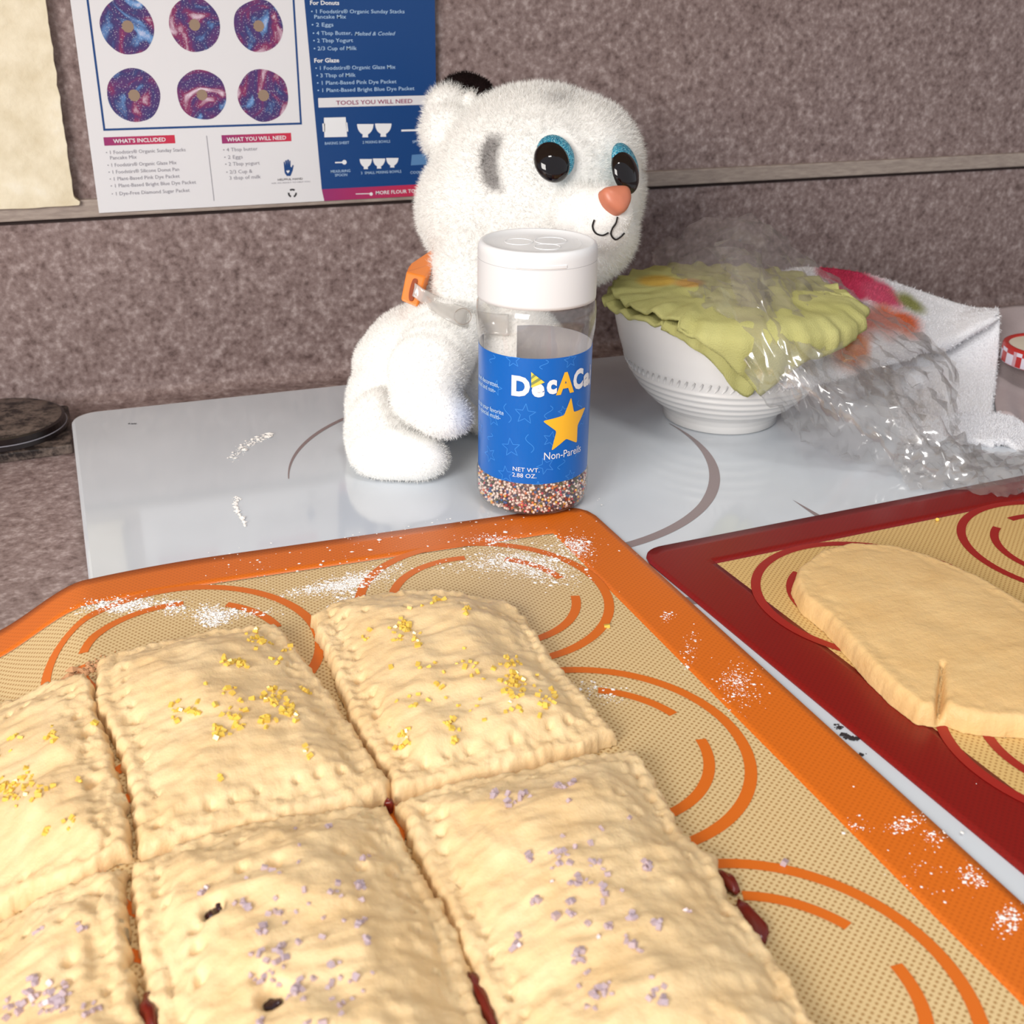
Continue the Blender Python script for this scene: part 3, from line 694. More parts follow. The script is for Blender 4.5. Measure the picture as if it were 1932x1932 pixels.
# single stray pieces
def stray(name, x, y, mat, label, cat, s=0.0010, seed=1):
    p = G(x, y, 0.004); o = link(name, crystals([(p[0], p[1])], lambda a_, b_: mz(a_), (s, s*1.05), seed), mat); tag(o, label, cat)
stray('sugar_crystal', 1145, 1182, M['ysugar'], 'single yellow sugar crystal lying loose on the woven orange mat', 'sugar')
stray('sugar_crystal', 1480, 1630, M['vsugar'], 'single lavender sugar crystal lying loose on an orange printed ring', 'sugar', 0.0011, 2)
p = G(1768, 983, 0.004); tag(link('sugar_bead', blob_mesh((p[0], p[1], MT+0.0008), (.0009, .0009, .0008), 1, amp=0), M['ysugar'], smooth=True), 'tiny round yellow sugar bead on the red mat border', 'sugar')
p = G(14, 1285, 0.0); zz = mz(p[0])
V, F = tube([(p[0]-.001, p[1]-.003, zz+.0018), (p[0]+.0005, p[1], zz+.0022), (p[0]+.0005, p[1]+.003, zz+.0018), (p[0]+.003, p[1]+.0045, zz+.0017)], lambda t: .0016*(1-0.3*t), 8)
tag(link('dough_scrap', pyd(V, F), M['dough'], smooth=True), 'small hooked scrap of dough on the mat behind the pastry past the stove edge', 'dough')
fl = scatter([(110, 1285, 45, 6, 420, -22), (40, 1312, 22, 4, 90, -15)], 18, mz)
flakes('cinnamon_crumbs', fl, mz, 0.00045, 19, 'brown sugary crumbs spilling behind the pastry past the stove edge', 'crumbs', plain('brown_crumb', srgb(196, 146, 104), 0.8), 0.6)

# ------------------------------------------------------------------ sprinkle bottle
BX, BY = 0.825*U, 2.015*U; BZ = MT+0.0001
bt = empty('sprinkle_bottle', (BX, BY, BZ), 'clear bottle of rainbow nonpareils with blue star label and white flip cap', 'bottle')
prof = [(0.0, .004), (.070, .002), (.098, .002), (.107, .008), (.1125, .024), (.113, .050), (.1125, .066), (.1095, .074), (.1095, .327), (.1115, .340), (.1145, .362), (.1150, .392), (.1135, .408), (.108, .418), (.098, .424), (.098, .455)]
link('bottle_body', lathe([(r*U, z*U) for r, z in prof], (BX, BY, BZ), 96), M['pet'], bt, smooth=True)
cp = [(.099, .418), (.1125, .418), (.1128, .424), (.1122, .490), (.1122, .506), (.1112, .514), (.1085, .5200), (.1045, .5225), (.101, .5215), (.098, .5180), (.060, .5165), (0.0, .5165)]
cap = link('flip_cap', lathe([(r*U, z*U) for r, z in cp], (BX, BY, BZ), 96), M['capwhite'], bt, smooth=True)
th0 = math.atan2(-BY, -BX)         # direction of the bottle's front
def cyl(th_, z, r):                # th_ positive = to the right seen from the front
    return (BX+r*math.cos(th0+th_), BY+r*math.sin(th0+th_), BZ+z)
def cyl_patch(t0, t1, z0_, z1_, r0, r1, n=24):
    V = []; F = []
    for i in range(n+1):
        t = t0+(t1-t0)*i/n
        for (r, z) in ((r0, z0_), (r1, z0_), (r1, z1_), (r0, z1_)): V.append(cyl(t, z, r))
    for i in range(n):
        for k in range(4): F.append((4*i+k, 4*i+4+k, 4*i+4+(k+1) % 4, 4*i+(k+1) % 4))
    F += [(0, 1, 2, 3), (4*n+3, 4*n+2, 4*n+1, 4*n)]
    return pyd(V, F)
link('thumb_tab', bevel(cyl_patch(-0.35, 0.50, .4935*U, .5010*U, .1085*U, .1136*U), 0.0003, 1), M['capwhite'], cap)
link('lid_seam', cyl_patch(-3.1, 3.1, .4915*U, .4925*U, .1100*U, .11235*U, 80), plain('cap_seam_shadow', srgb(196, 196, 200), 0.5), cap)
for (ox, oy, rr_) in ((0.03, 0.01, .030), (-0.03, 0.02, .026), (0.005, -0.035, .024), (0.0, 0.0, .082)):
    V, F = tube([(BX+(ox+rr_*math.cos(a_))*U, BY+(oy+rr_*math.sin(a_))*U, BZ+.5166*U) for a_ in np.linspace(0, 2*math.pi, 41)], 0.00022, 6)
    link('embossed_ring', pyd(V, F), M['capwhite'], cap, smooth=True)
# label: a paper wrap with a printed outside and a plain inside, open at the back left
RL = 0.1103*U; LZ0, LZ1 = .074*U, .327*U
V = []; F = []; mi = []; n = 110; t0_, t1_ = math.radians(-112), math.radians(200)
for i in range(n+1):
    t = t0_+(t1_-t0_)*i/n
    for r, z in ((RL, LZ0), (RL, LZ1), (RL-0.00014, LZ1), (RL-0.00014, LZ0)): V.append(cyl(t, z, r))
for i in range(n):
    for k in range(4): F.append((4*i+k, 4*i+(k+1) % 4, 4*i+4+(k+1) % 4, 4*i+4+k)); mi.append(1 if k == 2 else 0)
me = pyd(V, F); lb = link('label', me, [M['labelblue'], M['labelback']], bt); me.polygons.foreach_set('material_index', mi)
def lab_px(x, y):                 # label position of a point seen at a pixel
    s = max(-0.97, min(0.97, (x-1006.5)/108.0)); t = math.asin(s); z = (918-(y+(1-math.cos(t))*36))/929+0.074
    return t, z*U
def lab_pt(t, z, dz=0.0001): return cyl(t, z, RL+dz)
def zoomxy(x, y): return 880+x/5.52, 640+y/5.52
def ribbon(tz, w, lift=0.00008):   # ribbon along (theta, z) points
    p = np.array([(t*RL, z) for t, z in tz]); V = []; d = np.gradient(p, axis=0); d /= np.maximum(np.linalg.norm(d, axis=1, keepdims=True), 1e-9)
    nn = np.stack([-d[:, 1], d[:, 0]], 1)*w/2
    for a_, b_ in zip(p, nn):
        for s in (-1, 1): q_ = a_+b_*s; V.append(lab_pt(q_[0]/RL, q_[1], lift))
    return V, [(2*i, 2*i+2, 2*i+3, 2*i+1) for i in range(len(p)-1)]
def star_outline(t, z, r, rot):
    pts = []
    for k in range(10):
        a_ = math.radians(rot)+math.pi/2+k*math.pi/5; rr_ = r if k % 2 == 0 else r*0.42; pts.append((t*RL+rr_*math.cos(a_), z+rr_*math.sin(a_)))
    return pts
allV = []; allF = []
def addm(V, F):
    b = len(allV); allV.extend(V); allF.extend(tuple(i+b for i in f) for f in F)
for (x, y, r, rot) in ((610, 795, 112, -4), (280, 850, 88, 12), (470, 1150, 105, 8), (245, 1235, 92, 26), (305, 530, 82, -12), (478, 250, 80, 6), (1055, 240, 80, 4), (835, 1335, 95, 22), (880, 1050, 85, -14), (420, 1440, 95, 6), (1100, 1450, 70, 4), (1000, 760, 60, 10), (135, 950, 70, 10), (1190, 850, 80, 4), (760, 1560, 60, 0), (130, 470, 60, 0), (1160, 1180, 60, 15)):
    t, z = lab_px(*zoomxy(x, y)); pts = star_outline(t, z, r/5.52/2200*2.30*U, rot); pts.append(pts[0]); fine = []
    for a_, b_ in zip(pts[:-1], pts[1:]):
        for s in np.linspace(0, 1, 6, endpoint=False): fine.append(((a_[0]+(b_[0]-a_[0])*s)/RL, a_[1]+(b_[1]-a_[1])*s))
    fine.append(fine[0]); fine = [(tt, min(max(zz_, LZ0), LZ1)) for tt, zz_ in fine]
    addm(*ribbon(fine, 0.00028))
for (x, y, h_, fl_) in ((430, 790, 190, 1), (265, 240, 90, -1), (790, 290, 90, -1), (850, 770, 130, -1), (665, 1100, 190, 1), (248, 1045, 80, -1), (1000, 1320, 100, -1), (145, 720, 120, -1), (1170, 700, 120, 1)):
    t, z = lab_px(*zoomxy(x, y)); hh = h_/5.52/929*U
    addm(*ribbon([(t+fl_*0.06*math.sin(s*math.pi*2)+fl_*0.05*s, z-hh*s) for s in np.linspace(-.5, .5, 24)], 0.00030))
link('star_pattern', pyd(allV, allF), M['starline'], lb)
def curved_poly(pts_tz, lift):     # filled polygon on the label, finely cut
    bm = bmesh.new(); vs2 = [bm.verts.new((t*RL, z, 0)) for t, z in pts_tz]; bm.faces.new(vs2)
    bmesh.ops.triangulate(bm, faces=bm.faces[:])
    xs = [v.co.x for v in bm.verts]
    for xx in np.arange(min(xs), max(xs), 0.0010)[1:]:
        bmesh.ops.bisect_plane(bm, geom=bm.verts[:]+bm.edges[:]+bm.faces[:], plane_co=(xx, 0, 0), plane_no=(1, 0, 0))
    for v in bm.verts: v.co = lab_pt(v.co.x/RL, v.co.y, lift)
    me = bpy.data.meshes.new('m'); bm.to_mesh(me); bm.free(); return me
sp5 = [(1075, 610), (1110, 765), (1235, 712), (1155, 905), (1155, 1090), (1040, 1045), (888, 1175), (935, 965), (790, 862), (1008, 800)]
pts = []
for i in range(10):               # soften only the tips
    a_, b_, c_ = (np.array(sp5[(i+k-1) % 10], float) for k in range(3))
    if i % 2 == 0:
        for s in (0.10, 0.0):
            pass
        p0 = b_+(a_-b_)*0.14; p2 = b_+(c_-b_)*0.14
        for s in np.linspace(0, 1, 6): pts.append((1-s)**2*p0+2*s*(1-s)*b_+s*s*p2)
    else:
        p0 = b_+(a_-b_)*0.10; p2 = b_+(c_-b_)*0.10
        for s in np.linspace(0, 1, 4): pts.append((1-s)**2*p0+2*s*(1-s)*b_+s*s*p2)
link('gold_star', curved_poly([lab_px(*zoomxy(*p)) for p in pts], 0.00016), M['gold'], lb)

def text_bm(body, bold=0.0, shear=0.0, spacing=1.0, res=3):
    c = bpy.data.curves.new('t', 'FONT'); c.body = body; c.size = 1.0; c.offset = bold; c.shear = shear; c.space_character = spacing; c.resolution_u = res
    c.fill_mode = 'FRONT'
    o = bpy.data.objects.new('t', c); col.objects.link(o); me = evalmesh(o); drop(o)
    bm = bmesh.new(); bm.from_mesh(me); bpy.data.meshes.remove(me); return bm
def text_label(body, x0, x1, ybase, h, mat, bold=0.0, shear=0.0, tilt=0.0, lift=0.00022, name='lettering', xheight=1.0):
    """body fitted between label arc positions x0..x1 (zoom px), baseline at the front-of-ring pixel height."""
    bm = text_bm(body, bold, shear); xs = [v.co.x for v in bm.verts]; lo, hi = min(xs), max(xs)
    ta, za = lab_px(*zoomxy(x0, ybase)); tb, _ = lab_px(*zoomxy(x1, ybase))
    hh = h/5.52/929*U/0.70
    for v in bm.verts:
        s = (v.co.x-lo)/(hi-lo); v.co = (ta*RL+(tb-ta)*RL*s, za+v.co.y*hh+tilt*s*U, 0)
    xs = [v.co.x for v in bm.verts]
    for xx in np.arange(min(xs), max(xs), 0.0012)[1:]:
        bmesh.ops.bisect_plane(bm, geom=bm.verts[:]+bm.edges[:]+bm.faces[:], plane_co=(xx, 0, 0), plane_no=(1, 0, 0))
    for v in bm.verts: v.co = lab_pt(v.co.x/RL, v.co.y, lift)
    me = bpy.data.meshes.new('m'); bm.to_mesh(me); bm.free(); return link(name, me, mat, lb)
text_label('D', 468, 655, 592, 185, M['inkwhite'], 0.05)
text_label('e', 672, 802, 605, 170, M['inkwhite'], 0.05)
text_label('c', 822, 925, 574, 180, M['inkwhite'], 0.05)
text_label('A', 918, 1100, 582, 200, M['gold'], 0.045)
text_label('C', 1090, 1192, 532, 185, M['inkwhite'], 0.05)
text_label('a', 1196, 1262, 500, 170, M['inkwhite'], 0.05)
text_label('k', 1264, 1292, 470, 190, M['inkwhite'], 0.05)
hat = [(662, 365), (800, 465), (668, 522)]
link('party_hat', curved_poly([lab_px(*zoomxy(*p)) for p in hat], 0.00030), M['yellowprint'], lb)
for a_, b_ in ((0.22, 0.38), (0.58, 0.76)):
    tip, r_t, l_b = (np.array(q_, float) for q_ in (hat[0], hat[1], hat[2]))
    pp = [tip+(l_b-tip)*(a_+.1), tip+(r_t-tip)*(a_-.02), tip+(r_t-tip)*(b_-.02), tip+(l_b-tip)*(b_+.1)]
    link('hat_stripe', curved_poly([lab_px(*zoomxy(*p)) for p in pp], 0.00038), M['olive'], lb)
text_label('Non-Pareils', 815, 1198, 1268, 78, M['inkwhite'])
text_label('NET WT.', 495, 772, 1392, 44, M['inkwhite'])
text_label('2.88 OZ.', 490, 742, 1455, 44, M['inkwhite'])
text_label('ured decorettes,', 60, 338, 420, 46, M['inkpale'], 0.01)
text_label('asted and non-', 60, 303, 485, 46, M['inkpale'], 0.01)
text_label('ns to your favorite', 55, 392, 690, 46, M['inkpale'], 0.01)
text_label('r a special multi-', 60, 360, 748, 46, M['inkpale'], 0.01)
text_label('s', 88, 118, 216, 50, M['inkpale'], 0.01)
# sugar beads inside: shells of tiny spheres
ico = bmesh.new(); bmesh.ops.create_icosphere(ico, subdivisions=1, radius=1.0); iv = np.array([v.co[:] for v in ico.verts]); ifc = np.array([[v.index for v in f.verts] for f in ico.faces]); ico.free()
pal = [srgb(*c) for c in ((250, 236, 226), (250, 236, 226), (250, 236, 226), (250, 236, 226), (246, 232, 222), (246, 232, 222), (246, 232, 222), (246, 228, 214), (178, 30, 44), (232, 120, 40), (248, 190, 70), (22, 92, 160), (34, 40, 84), (70, 84, 40), (60, 26, 44), (214, 70, 90), (246, 200, 190))]
cs_ = []; rb = 0.00068
def inner_r(z):
    zs = [p_[1] for p_ in prof[1:9]]; rs = [p_[0] for p_ in prof[1:9]]; return (np.interp(z/U, zs, rs)-0.0015)*U-rb
for shell in range(3):
    z = 0.004*U+0.0018*0+rb; row = 0
    while z < 0.098*U:
        rr_ = inner_r(z)-shell*rb*1.7; nn = max(6, int(2*math.pi*rr_/(rb*2.5)))
        for k in range(nn):
            a_ = 2*math.pi*(k+0.5*(row % 2))/nn+random.uniform(-3.4, 3.4)/nn; rr2 = rr_-random.uniform(0, .9)*rb
            cs_.append((BX+rr2*math.cos(a_), BY+rr2*math.sin(a_), BZ+max(z+random.uniform(-.9, .9)*rb, .0022)))
        z += rb*2.0; row += 1
cs_ = np.array(cs_); nb = len(cs_)
Vb_ = (iv[None]*rb+cs_[:, None]).reshape(-1, 3); Fb_ = (ifc[None]+(np.arange(nb)*len(iv))[:, None, None]).reshape(-1, 3)
cc_ = np.array([pal[k] for k in rng.integers(0, len(pal), nb)]); 
me = fast_mesh(Vb_, Fb_); vcol(me, np.repeat(cc_, len(iv), 0)); sp = link('sprinkles', me, M['sprinkle'], bt, smooth=True); sp['kind'] = 'stuff'
core = link('sprinkle_core', lathe([(0, .006*U), (.085*U, .006*U), (.098*U, .03*U), (.1*U, .095*U), (0, .1*U)], (BX, BY, BZ), 32), plain('packed_sprinkles', srgb(150, 110, 104), 0.8), bt); core['kind'] = 'stuff'

# ------------------------------------------------------------------ poster card on the wall
YP = YW-0.0045
def wp(x, y, lift=0.0): X, Z = W(x, y, YP); return (X, YP-lift, Z)
pl, pr, pb = W(187, 402, YP)[0], W(822, 130, YP)[0], W(187, 402, YP)[1]
ptop = W(187, -60, YP)[1]
po = empty('recipe_card', (pl, YP, pb), 'white and navy galaxy donut recipe card propped on the wall trim', 'recipe card')
link('card', box((pl, YP, pb), (pr, YP+0.0007, ptop)), M['paper'], po)
def quad(name, px, mat, lift, parent=po): return link(name, pyd([wp(x, y, lift) for x, y in px], [(0, 1, 2, 3)]), mat, parent)
def rectw(name, x0, z0_, x1, z1_, mat, lift, parent=po): return link(name, pyd([(x0, YP-lift, z0_), (x1, YP-lift, z0_), (x1, YP-lift, z1_), (x0, YP-lift, z1_)], [(0, 1, 2, 3)]), mat, parent)
xb = W(612, 383, YP)[0]; zstrip = W(610, 357, YP)[1]
def wx(X, y): return X
def polyw(name, pts, mat, lift): return link(name, pyd([(X, YP-lift, Z) for X, Z in pts], [tuple(range(len(pts)))]), mat, po)
xt = W(574, 0, YP); xs_ = W(607, 358, YP); xt2 = (xt[0]+(xt[0]-xs_[0])*(ptop-xt[1])/(xt[1]-xs_[1]), ptop)
nv_ = polyw('navy_panel', [(xs_[0], zstrip), (pr, zstrip), (pr, ptop), xt2], M['navy'], 0.00008)
polyw('magenta_strip', [(xb, pb), (pr, pb), (pr, zstrip), (xs_[0], zstrip)], M['magenta'], 0.00008)
# picture frame line
fx0, fz0 = W(198, 238, YP); fx1, _ = W(566, 234, YP); fz0 = W(380, 237, YP)[1]; lw = 0.0011
rectw('frame_line', fx0-lw, fz0-lw, fx0+lw*0, ptop, M['navy'], 0.00008); rectw('frame_line', fx1, fz0-lw, fx1+lw, ptop, M['navy'], 0.00008); rectw('frame_line', fx0-lw, fz0-lw, fx1+lw, fz0, M['navy'], 0.00010)
dm = [mk_donut(s) for s in (1, 2, 3, 4, 5, 6)]
for k, (x, y, rx) in enumerate(((241, 50, 51), (367, 47, 48), (488, 49, 46), (253, 180, 50), (381, 179, 46), (497, 180, 47))):
    X, Z = W(x, y, YP); r = W(x+rx, y, YP)[0]-X; V = [(X, YP-.00009, Z)]
    for i in range(48):
        a_ = 2*math.pi*i/48; k2 = 1+0.05*noise.noise(Vector((math.cos(a_)*1.5+k*3, math.sin(a_)*1.5, k))); V.append((X+r*k2*math.cos(a_), YP-.00009, Z+r*k2*math.sin(a_)))
    dn_ = link('donut_picture', pyd(V, [(0, 1+i, 1+(i+1) % 48) for i in range(48)]), dm[k], po)
    V = [(X+r*.22*math.cos(2*math.pi*i/20)*(1+.1*math.sin(3*i)), YP-.00016, Z+r*.22*math.sin(2*math.pi*i/20)) for i in range(20)]
    link('donut_hole', pyd(V, [tuple(range(20))]), M['donuthole'], dn_)
def wtext(body, a_, b_, h, mat, bold=0.0, shear=0.0, lift=0.0002, parent=po, name='lettering', spacing=1.0):
    """text on the card with its baseline between two pixels, cap height h pixels."""
    bm = text_bm(body, bold, shear, spacing, 2); xs = [v.co.x for v in bm.verts]; lo, hi = min(xs), max(xs)
    X0, Z0 = W(*a_, YP); X1, _ = W(*b_, YP); hh = (W(a_[0], a_[1]-h, YP)[1]-Z0)/0.70
    for v in bm.verts: v.co = (X0+(v.co.x-lo)/(hi-lo)*(X1-X0), YP-lift, Z0+v.co.y*hh)
    me = bpy.data.meshes.new('m'); bm.to_mesh(me); bm.free(); return link(name, me, mat, parent)
def band(x0, y0, x1, y1, h, mat):
    X0, Z0 = W(x0, y0, YP); X1, _ = W(x1, y1, YP); Z1 = W(x0, y0-h, YP)[1]; return rectw('heading_band', X0, Z0, X1, Z1, mat, 0.0001)
band(197, 275, 331, 272, 16, M['magenta']); wtext("WHAT'S INCLUDED", (214, 270), (313, 268), 7.5, M['inkwhite'], 0.015, lift=.00025)
band(419, 271, 550, 269, 16, M['magenta']); wtext('WHAT YOU WILL NEED', (428, 267), (540, 265), 7.5, M['inkwhite'], 0.015, lift=.00025)
dot = '\u2022 '
for t, x0, y0, x1 in ((dot+'1 Foodstirs\u00ae Organic Sunday Stacks', 200, 291, 350), ('Pancake Mix', 208, 301, 258), (dot+'1 Foodstirs\u00ae Organic Glaze Mix', 203, 315, 333), (dot+'1 Foodstirs\u00ae Silicone Donut Pan', 205, 328, 338), (dot+'1 Plant-Based Pink Dye Packet', 207, 341, 339), (dot+'1 Plant-Based Bright Blue Dye Packet', 209, 354, 370), (dot+'1 Dye-Free Diamond Sugar Packet', 211, 369, 358)):
    wtext(t, (x0, y0), (x1, y0-(x1-x0)*0.045), 6.8, M['inkgrey'])
for t, x0, y0, x1 in ((dot+'4 Tbsp butter', 421, 286, 486), (dot+'2 Eggs', 423, 300, 458), (dot+'2 Tbsp yogurt', 425, 313, 490), (dot+'2/3 Cup &', 427, 328, 476), ('3 tbsp of milk', 433, 339, 492)):
    wtext(t, (x0, y0), (x1, y0-(x1-x0)*0.045), 6.8, M['inkgrey'])
quad('divider_line', [(389, 256), (390.4, 256), (404.6, 379), (403.2, 379)], M['inkgrey'], 0.0001)
wtext('HELPFUL HAND', (524, 341), (571, 339), 4, M['inkdark']); wtext('ASK AN ADULT TO HELP YOU', (512, 347), (585, 344), 2.6, M['inkgrey'])
hand = [(536, 318), (535, 306), (537, 305), (539, 313), (538, 303), (541, 302), (542, 312), (542, 301), (545, 301), (545, 312), (546, 303), (548, 303), (548, 314), (550, 316), (552, 311), (554, 312), (552, 322), (548, 332), (541, 332), (537, 326)]
me = pyd([wp(x, y, .00012) for x, y in hand], [tuple(range(len(hand)))]); link('hand_icon', me, M['navy'], po)
heart = [(543, 327), (540, 323), (541.5, 321), (543, 322.5), (545, 320.5), (546.5, 323)]
link('heart_icon', pyd([wp(x, y, .0002) for x, y in heart], [tuple(range(6))]), M['inkwhite'], po)
ctr_px = np.array((551.5, 364.5))
for k in range(3):
    V = []; ang = [math.radians(-90+120*k+d) for d in np.linspace(-38, 38, 8)]
    for a_ in ang:
        for r in (5.2, 8.6): V.append(wp(ctr_px[0]+r*math.cos(a_), ctr_px[1]+r*math.sin(a_), .00012))
    link('recycling_arrow', pyd(V, [(2*i, 2*i+1, 2*i+3, 2*i+2) for i in range(7)]), M['inkdark'], po)
wtext('For Donuts', (585, 9), (640, 9), 8, M['inkwhite'], 0.02, parent=po)
wtext('For Glaze', (593, 118), (640, 118), 8, M['inkwhite'], 0.02)
for t, x0, y0, x1, sh in ((dot+'1 Foodstirs\u00ae Organic Sunday Stacks', 587, 25, 763, 0), ('Pancake Mix', 593, 35, 653, 0), (dot+'2 Eggs', 588, 50, 629, 0), (dot+'4 Tbsp Butter,', 590, 66, 664, 0), ('Melted & Cooled', 669, 67, 746, 0.3), (dot+'2 Tbsp Yogurt', 591, 80, 666, 0), (dot+'2/3 Cup of Milk', 592, 95, 673, 0), (dot+'1 Foodstirs\u00ae Organic Glaze Mix', 595, 132, 746, 0), (dot+'3 Tbsp of Milk', 597, 146, 671, 0), (dot+'1 Plant-Based Pink Dye Packet', 598, 160, 748, 0), (dot+'1 Plant-Based Bright Blue Dye Packet', 599, 174, 782, 0)):
    wtext(t, (x0, y0), (x1, y0), 7.2, M['inkpale'], 0.004, sh)
band(601, 203, 808, 201, 18, M['paper']); wtext('TOOLS YOU WILL NEED', (634, 198), (778, 196), 8, M['inkmaroon'], 0.01, lift=.00025)
quad('sheet_icon', [(612, 259), (655, 258), (652, 221), (611, 222)], M['inkwhite'], 0.00018); quad('sheet_handle', [(609, 248), (613, 249), (613, 233), (608, 233)], M['inkwhite'], .00018); quad('sheet_handle', [(654, 248), (657, 248), (655, 231), (652, 231)], M['inkwhite'], .00018)
def bowl_icon(x, y, w_, h_):
    pts = [(x-w_/2, y)]+[(x-w_/2*math.cos(a_), y+h_*0.82*math.sin(a_)) for a_ in np.linspace(0.1, 1.25, 6)]+[(x-w_*.18, y+h_), (x+w_*.18, y+h_)]+[(x+w_/2*math.cos(a_), y+h_*0.82*math.sin(a_)) for a_ in np.linspace(1.25, 0.1, 6)]+[(x+w_/2, y)]
    link('bowl_icon', pyd([wp(a_, b_, .00018) for a_, b_ in pts], [tuple(range(len(pts)))]), M['inkwhite'], po)
for x, y, w_, h_ in ((689, 234, 31, 25), (723, 233, 31, 25), (690, 300, 23, 19), (715, 299, 23, 19), (740, 298, 23, 18)): bowl_icon(x, y, w_, h_)
quad('spoon_icon', [(757, 248), (800, 247), (800, 243.5), (757, 244.5)], M['inkwhite'], .00018)
quad('spoon_icon', [(632, 308), (648, 307.5), (648, 305), (632, 305.5)], M['inkwhite'], .00018)
def disc(x, y, r, mat, nm): link(nm, pyd([wp(x+r*math.cos(a_), y+r*math.sin(a_), .0002) for a_ in np.linspace(0, 2*math.pi, 17)[:-1]], [tuple(range(16))]), mat, po)
disc(649.5, 306, 4.4, M['inkwhite'], 'spoon_icon'); disc(700, 366, 3.2, M['inkwhite'], 'spoon_icon')
quad('spoon_icon', [(671, 366.6), (698, 366), (698, 364.5), (671, 365.1)], M['inkwhite'], .00018)
wtext('BAKING SHEET', (613, 273), (659, 271), 5, M['inkpale'], .005); wtext('2 MIXING BOWLS', (684, 271), (736, 269), 5, M['inkpale'], .005); wtext('SPOON', (778, 270), (802, 269), 5, M['inkpale'], .005)
wtext('MEASURING', (624, 326), (661, 324), 5, M['inkpale'], .005); wtext('SPOON', (632, 333), (655, 332), 5, M['inkpale'], .005); wtext('3  SMALL MIXING BOWLS', (681, 329), (757, 327), 5, M['inkpale'], .005); wtext('COOLING', (774, 328), (806, 327), 5, M['inkpale'], .005)
quad('rack_icon', [(775, 312), (806, 310), (804, 290), (777, 292)], plain('faint_blue_ink', srgb(90, 136, 186), 0.45), .00018)
wtext('MORE FLOUR TO YOU', (709, 367), (806, 363), 6.5, M['inkwhite'], .012)

# cream board at the left of the card
bx1 = W(148, 385, YW)[0]; bz0 = W(60, 389, YW)[1]; bz1 = W(60, -80, YW)[1]
ol = [(-0.32, bz0)]
for i in range(60): ol.append((-0.32+(bx1+0.32)*i/59.0, bz0+0.0009*noise.noise(Vector((i*.45, 1, 0)))))
ol += [(bx1+.0006, bz0+.0006), (bx1+.0010, bz0+.0022), (bx1-.0012, bz0+.0040)]
for i in range(40): ol.append((bx1-.0018+0.0007*noise.noise(Vector((i*.5, 5, 2))), bz0+.005+(bz1-bz0-.005)*i/39))
ol.append((-0.32, bz1))
n = len(ol); V = [(x, YW-.006, z) for x, z in ol]+[(x, YW, z) for x, z in ol]
me = pyd(V, [tuple(range(n))]+[(i, n+i, n+(i+1) % n, (i+1) % n) for i in range(n)]+[tuple(range(n, 2*n))[::-1]])
tag(link('painted_board', bevel(me, .0006, 2), M['cream']), 'cream painted board with chipped edges standing on the wall trim', 'board')

# ------------------------------------------------------------------ small black appliance
ap = empty('small_appliance', (*G(20, 850, -.085)[:2], ZC), 'small black round-topped appliance dusted with flour beside the stove corner', 'appliance')
f0 = G(0, 875, -.085); f1 = G(140, 856, -.085); dd = (f1-f0)/np.linalg.norm(f1-f0); nn_ = np.array([-dd[1], dd[0], 0])
cb = f0+dd*0.005+nn_*0.032
def loc2(u, v): p = f0+dd*u+nn_*v; return (p[0], p[1])
base = [loc2(u, v) for u, v in rrect(-0.075, 0.0, 0.044, 0.064, 0.010, 6)]
base = [(min(x, XE-0.0012), y) for x, y in base]
link('base', bevel(prism(base, ZC, ZC+0.0052), 0.0008, 2), M['black'], ap)
cpx = G(12, 800, -.02); cx_, cy_ = loc2(0.003, 0.036)
dz_ = lambda prof_: [(r*0.965, 0.0045+(z-0.0075)*0.62) for r, z in prof_]
link('drum', lathe(dz_([(0, 0.0075), (.0345, .0075), (.0350, .0090), (.0345, .0125), (.0338, .0130), (.0338, .0134), (.0345, .0140), (.0342, .0185), (.0325, .0195)]), (cx_, cy_, ZC), 64), M['blackclean'], ap, smooth=False)
link('top_plate', lathe(dz_([(0.033, .0190), (.0322, .0199), (.020, .0202), (0, .0200)]), (cx_, cy_, ZC), 64), M['black'], ap, smooth=True)
link('seam_ring', lathe(dz_([(.0346, .0128), (.0352, .0130), (.0352, .0134), (.0346, .0136)]), (cx_, cy_, ZC), 64), M['inkgrey'], ap)

# ------------------------------------------------------------------ bowl
BC = G(1357, 783)[:2]
bw = empty('bowl', (BC[0], BC[1], 0), 'white stoneware bowl with embossed rope bands, holding a green cloth', 'bowl')
outer = [(0.0, .002), (.118, .002), (.132, .0005), (.137, .004), (.137, .018), (.146, .034), (.176, .060), (.205, .092), (.226, .125), (.243, .160), (.256, .200), (.266, .240), (.2715, .268), (.274, .276)]
pr_ = []
oz = [p_[1] for p_ in outer[4:]]; orr = [p_[0] for p_ in outer[4:]]
for p_ in outer[:4]: pr_.append(p_)
for z in np.linspace(.018, .276, 90):
    r = np.interp(z, oz, orr); e = 0
    for bc in (.052, .070, .088, .106, .124): e += 0.0042*math.exp(-((z-bc)/.0045)**2)
    pr_.append((r+e, z))
pr_ += [(.2735, .281), (.268, .282), (.262, .276), (.250, .230), (.232, .160), (.190, .085), (.12, .040), (0, .034)]
link('bowl_body', lathe([(r*U, z*U) for r, z in pr_], (BC[0], BC[1], 0), 96), M['china'], bw, smooth=True)
V = []; F = []
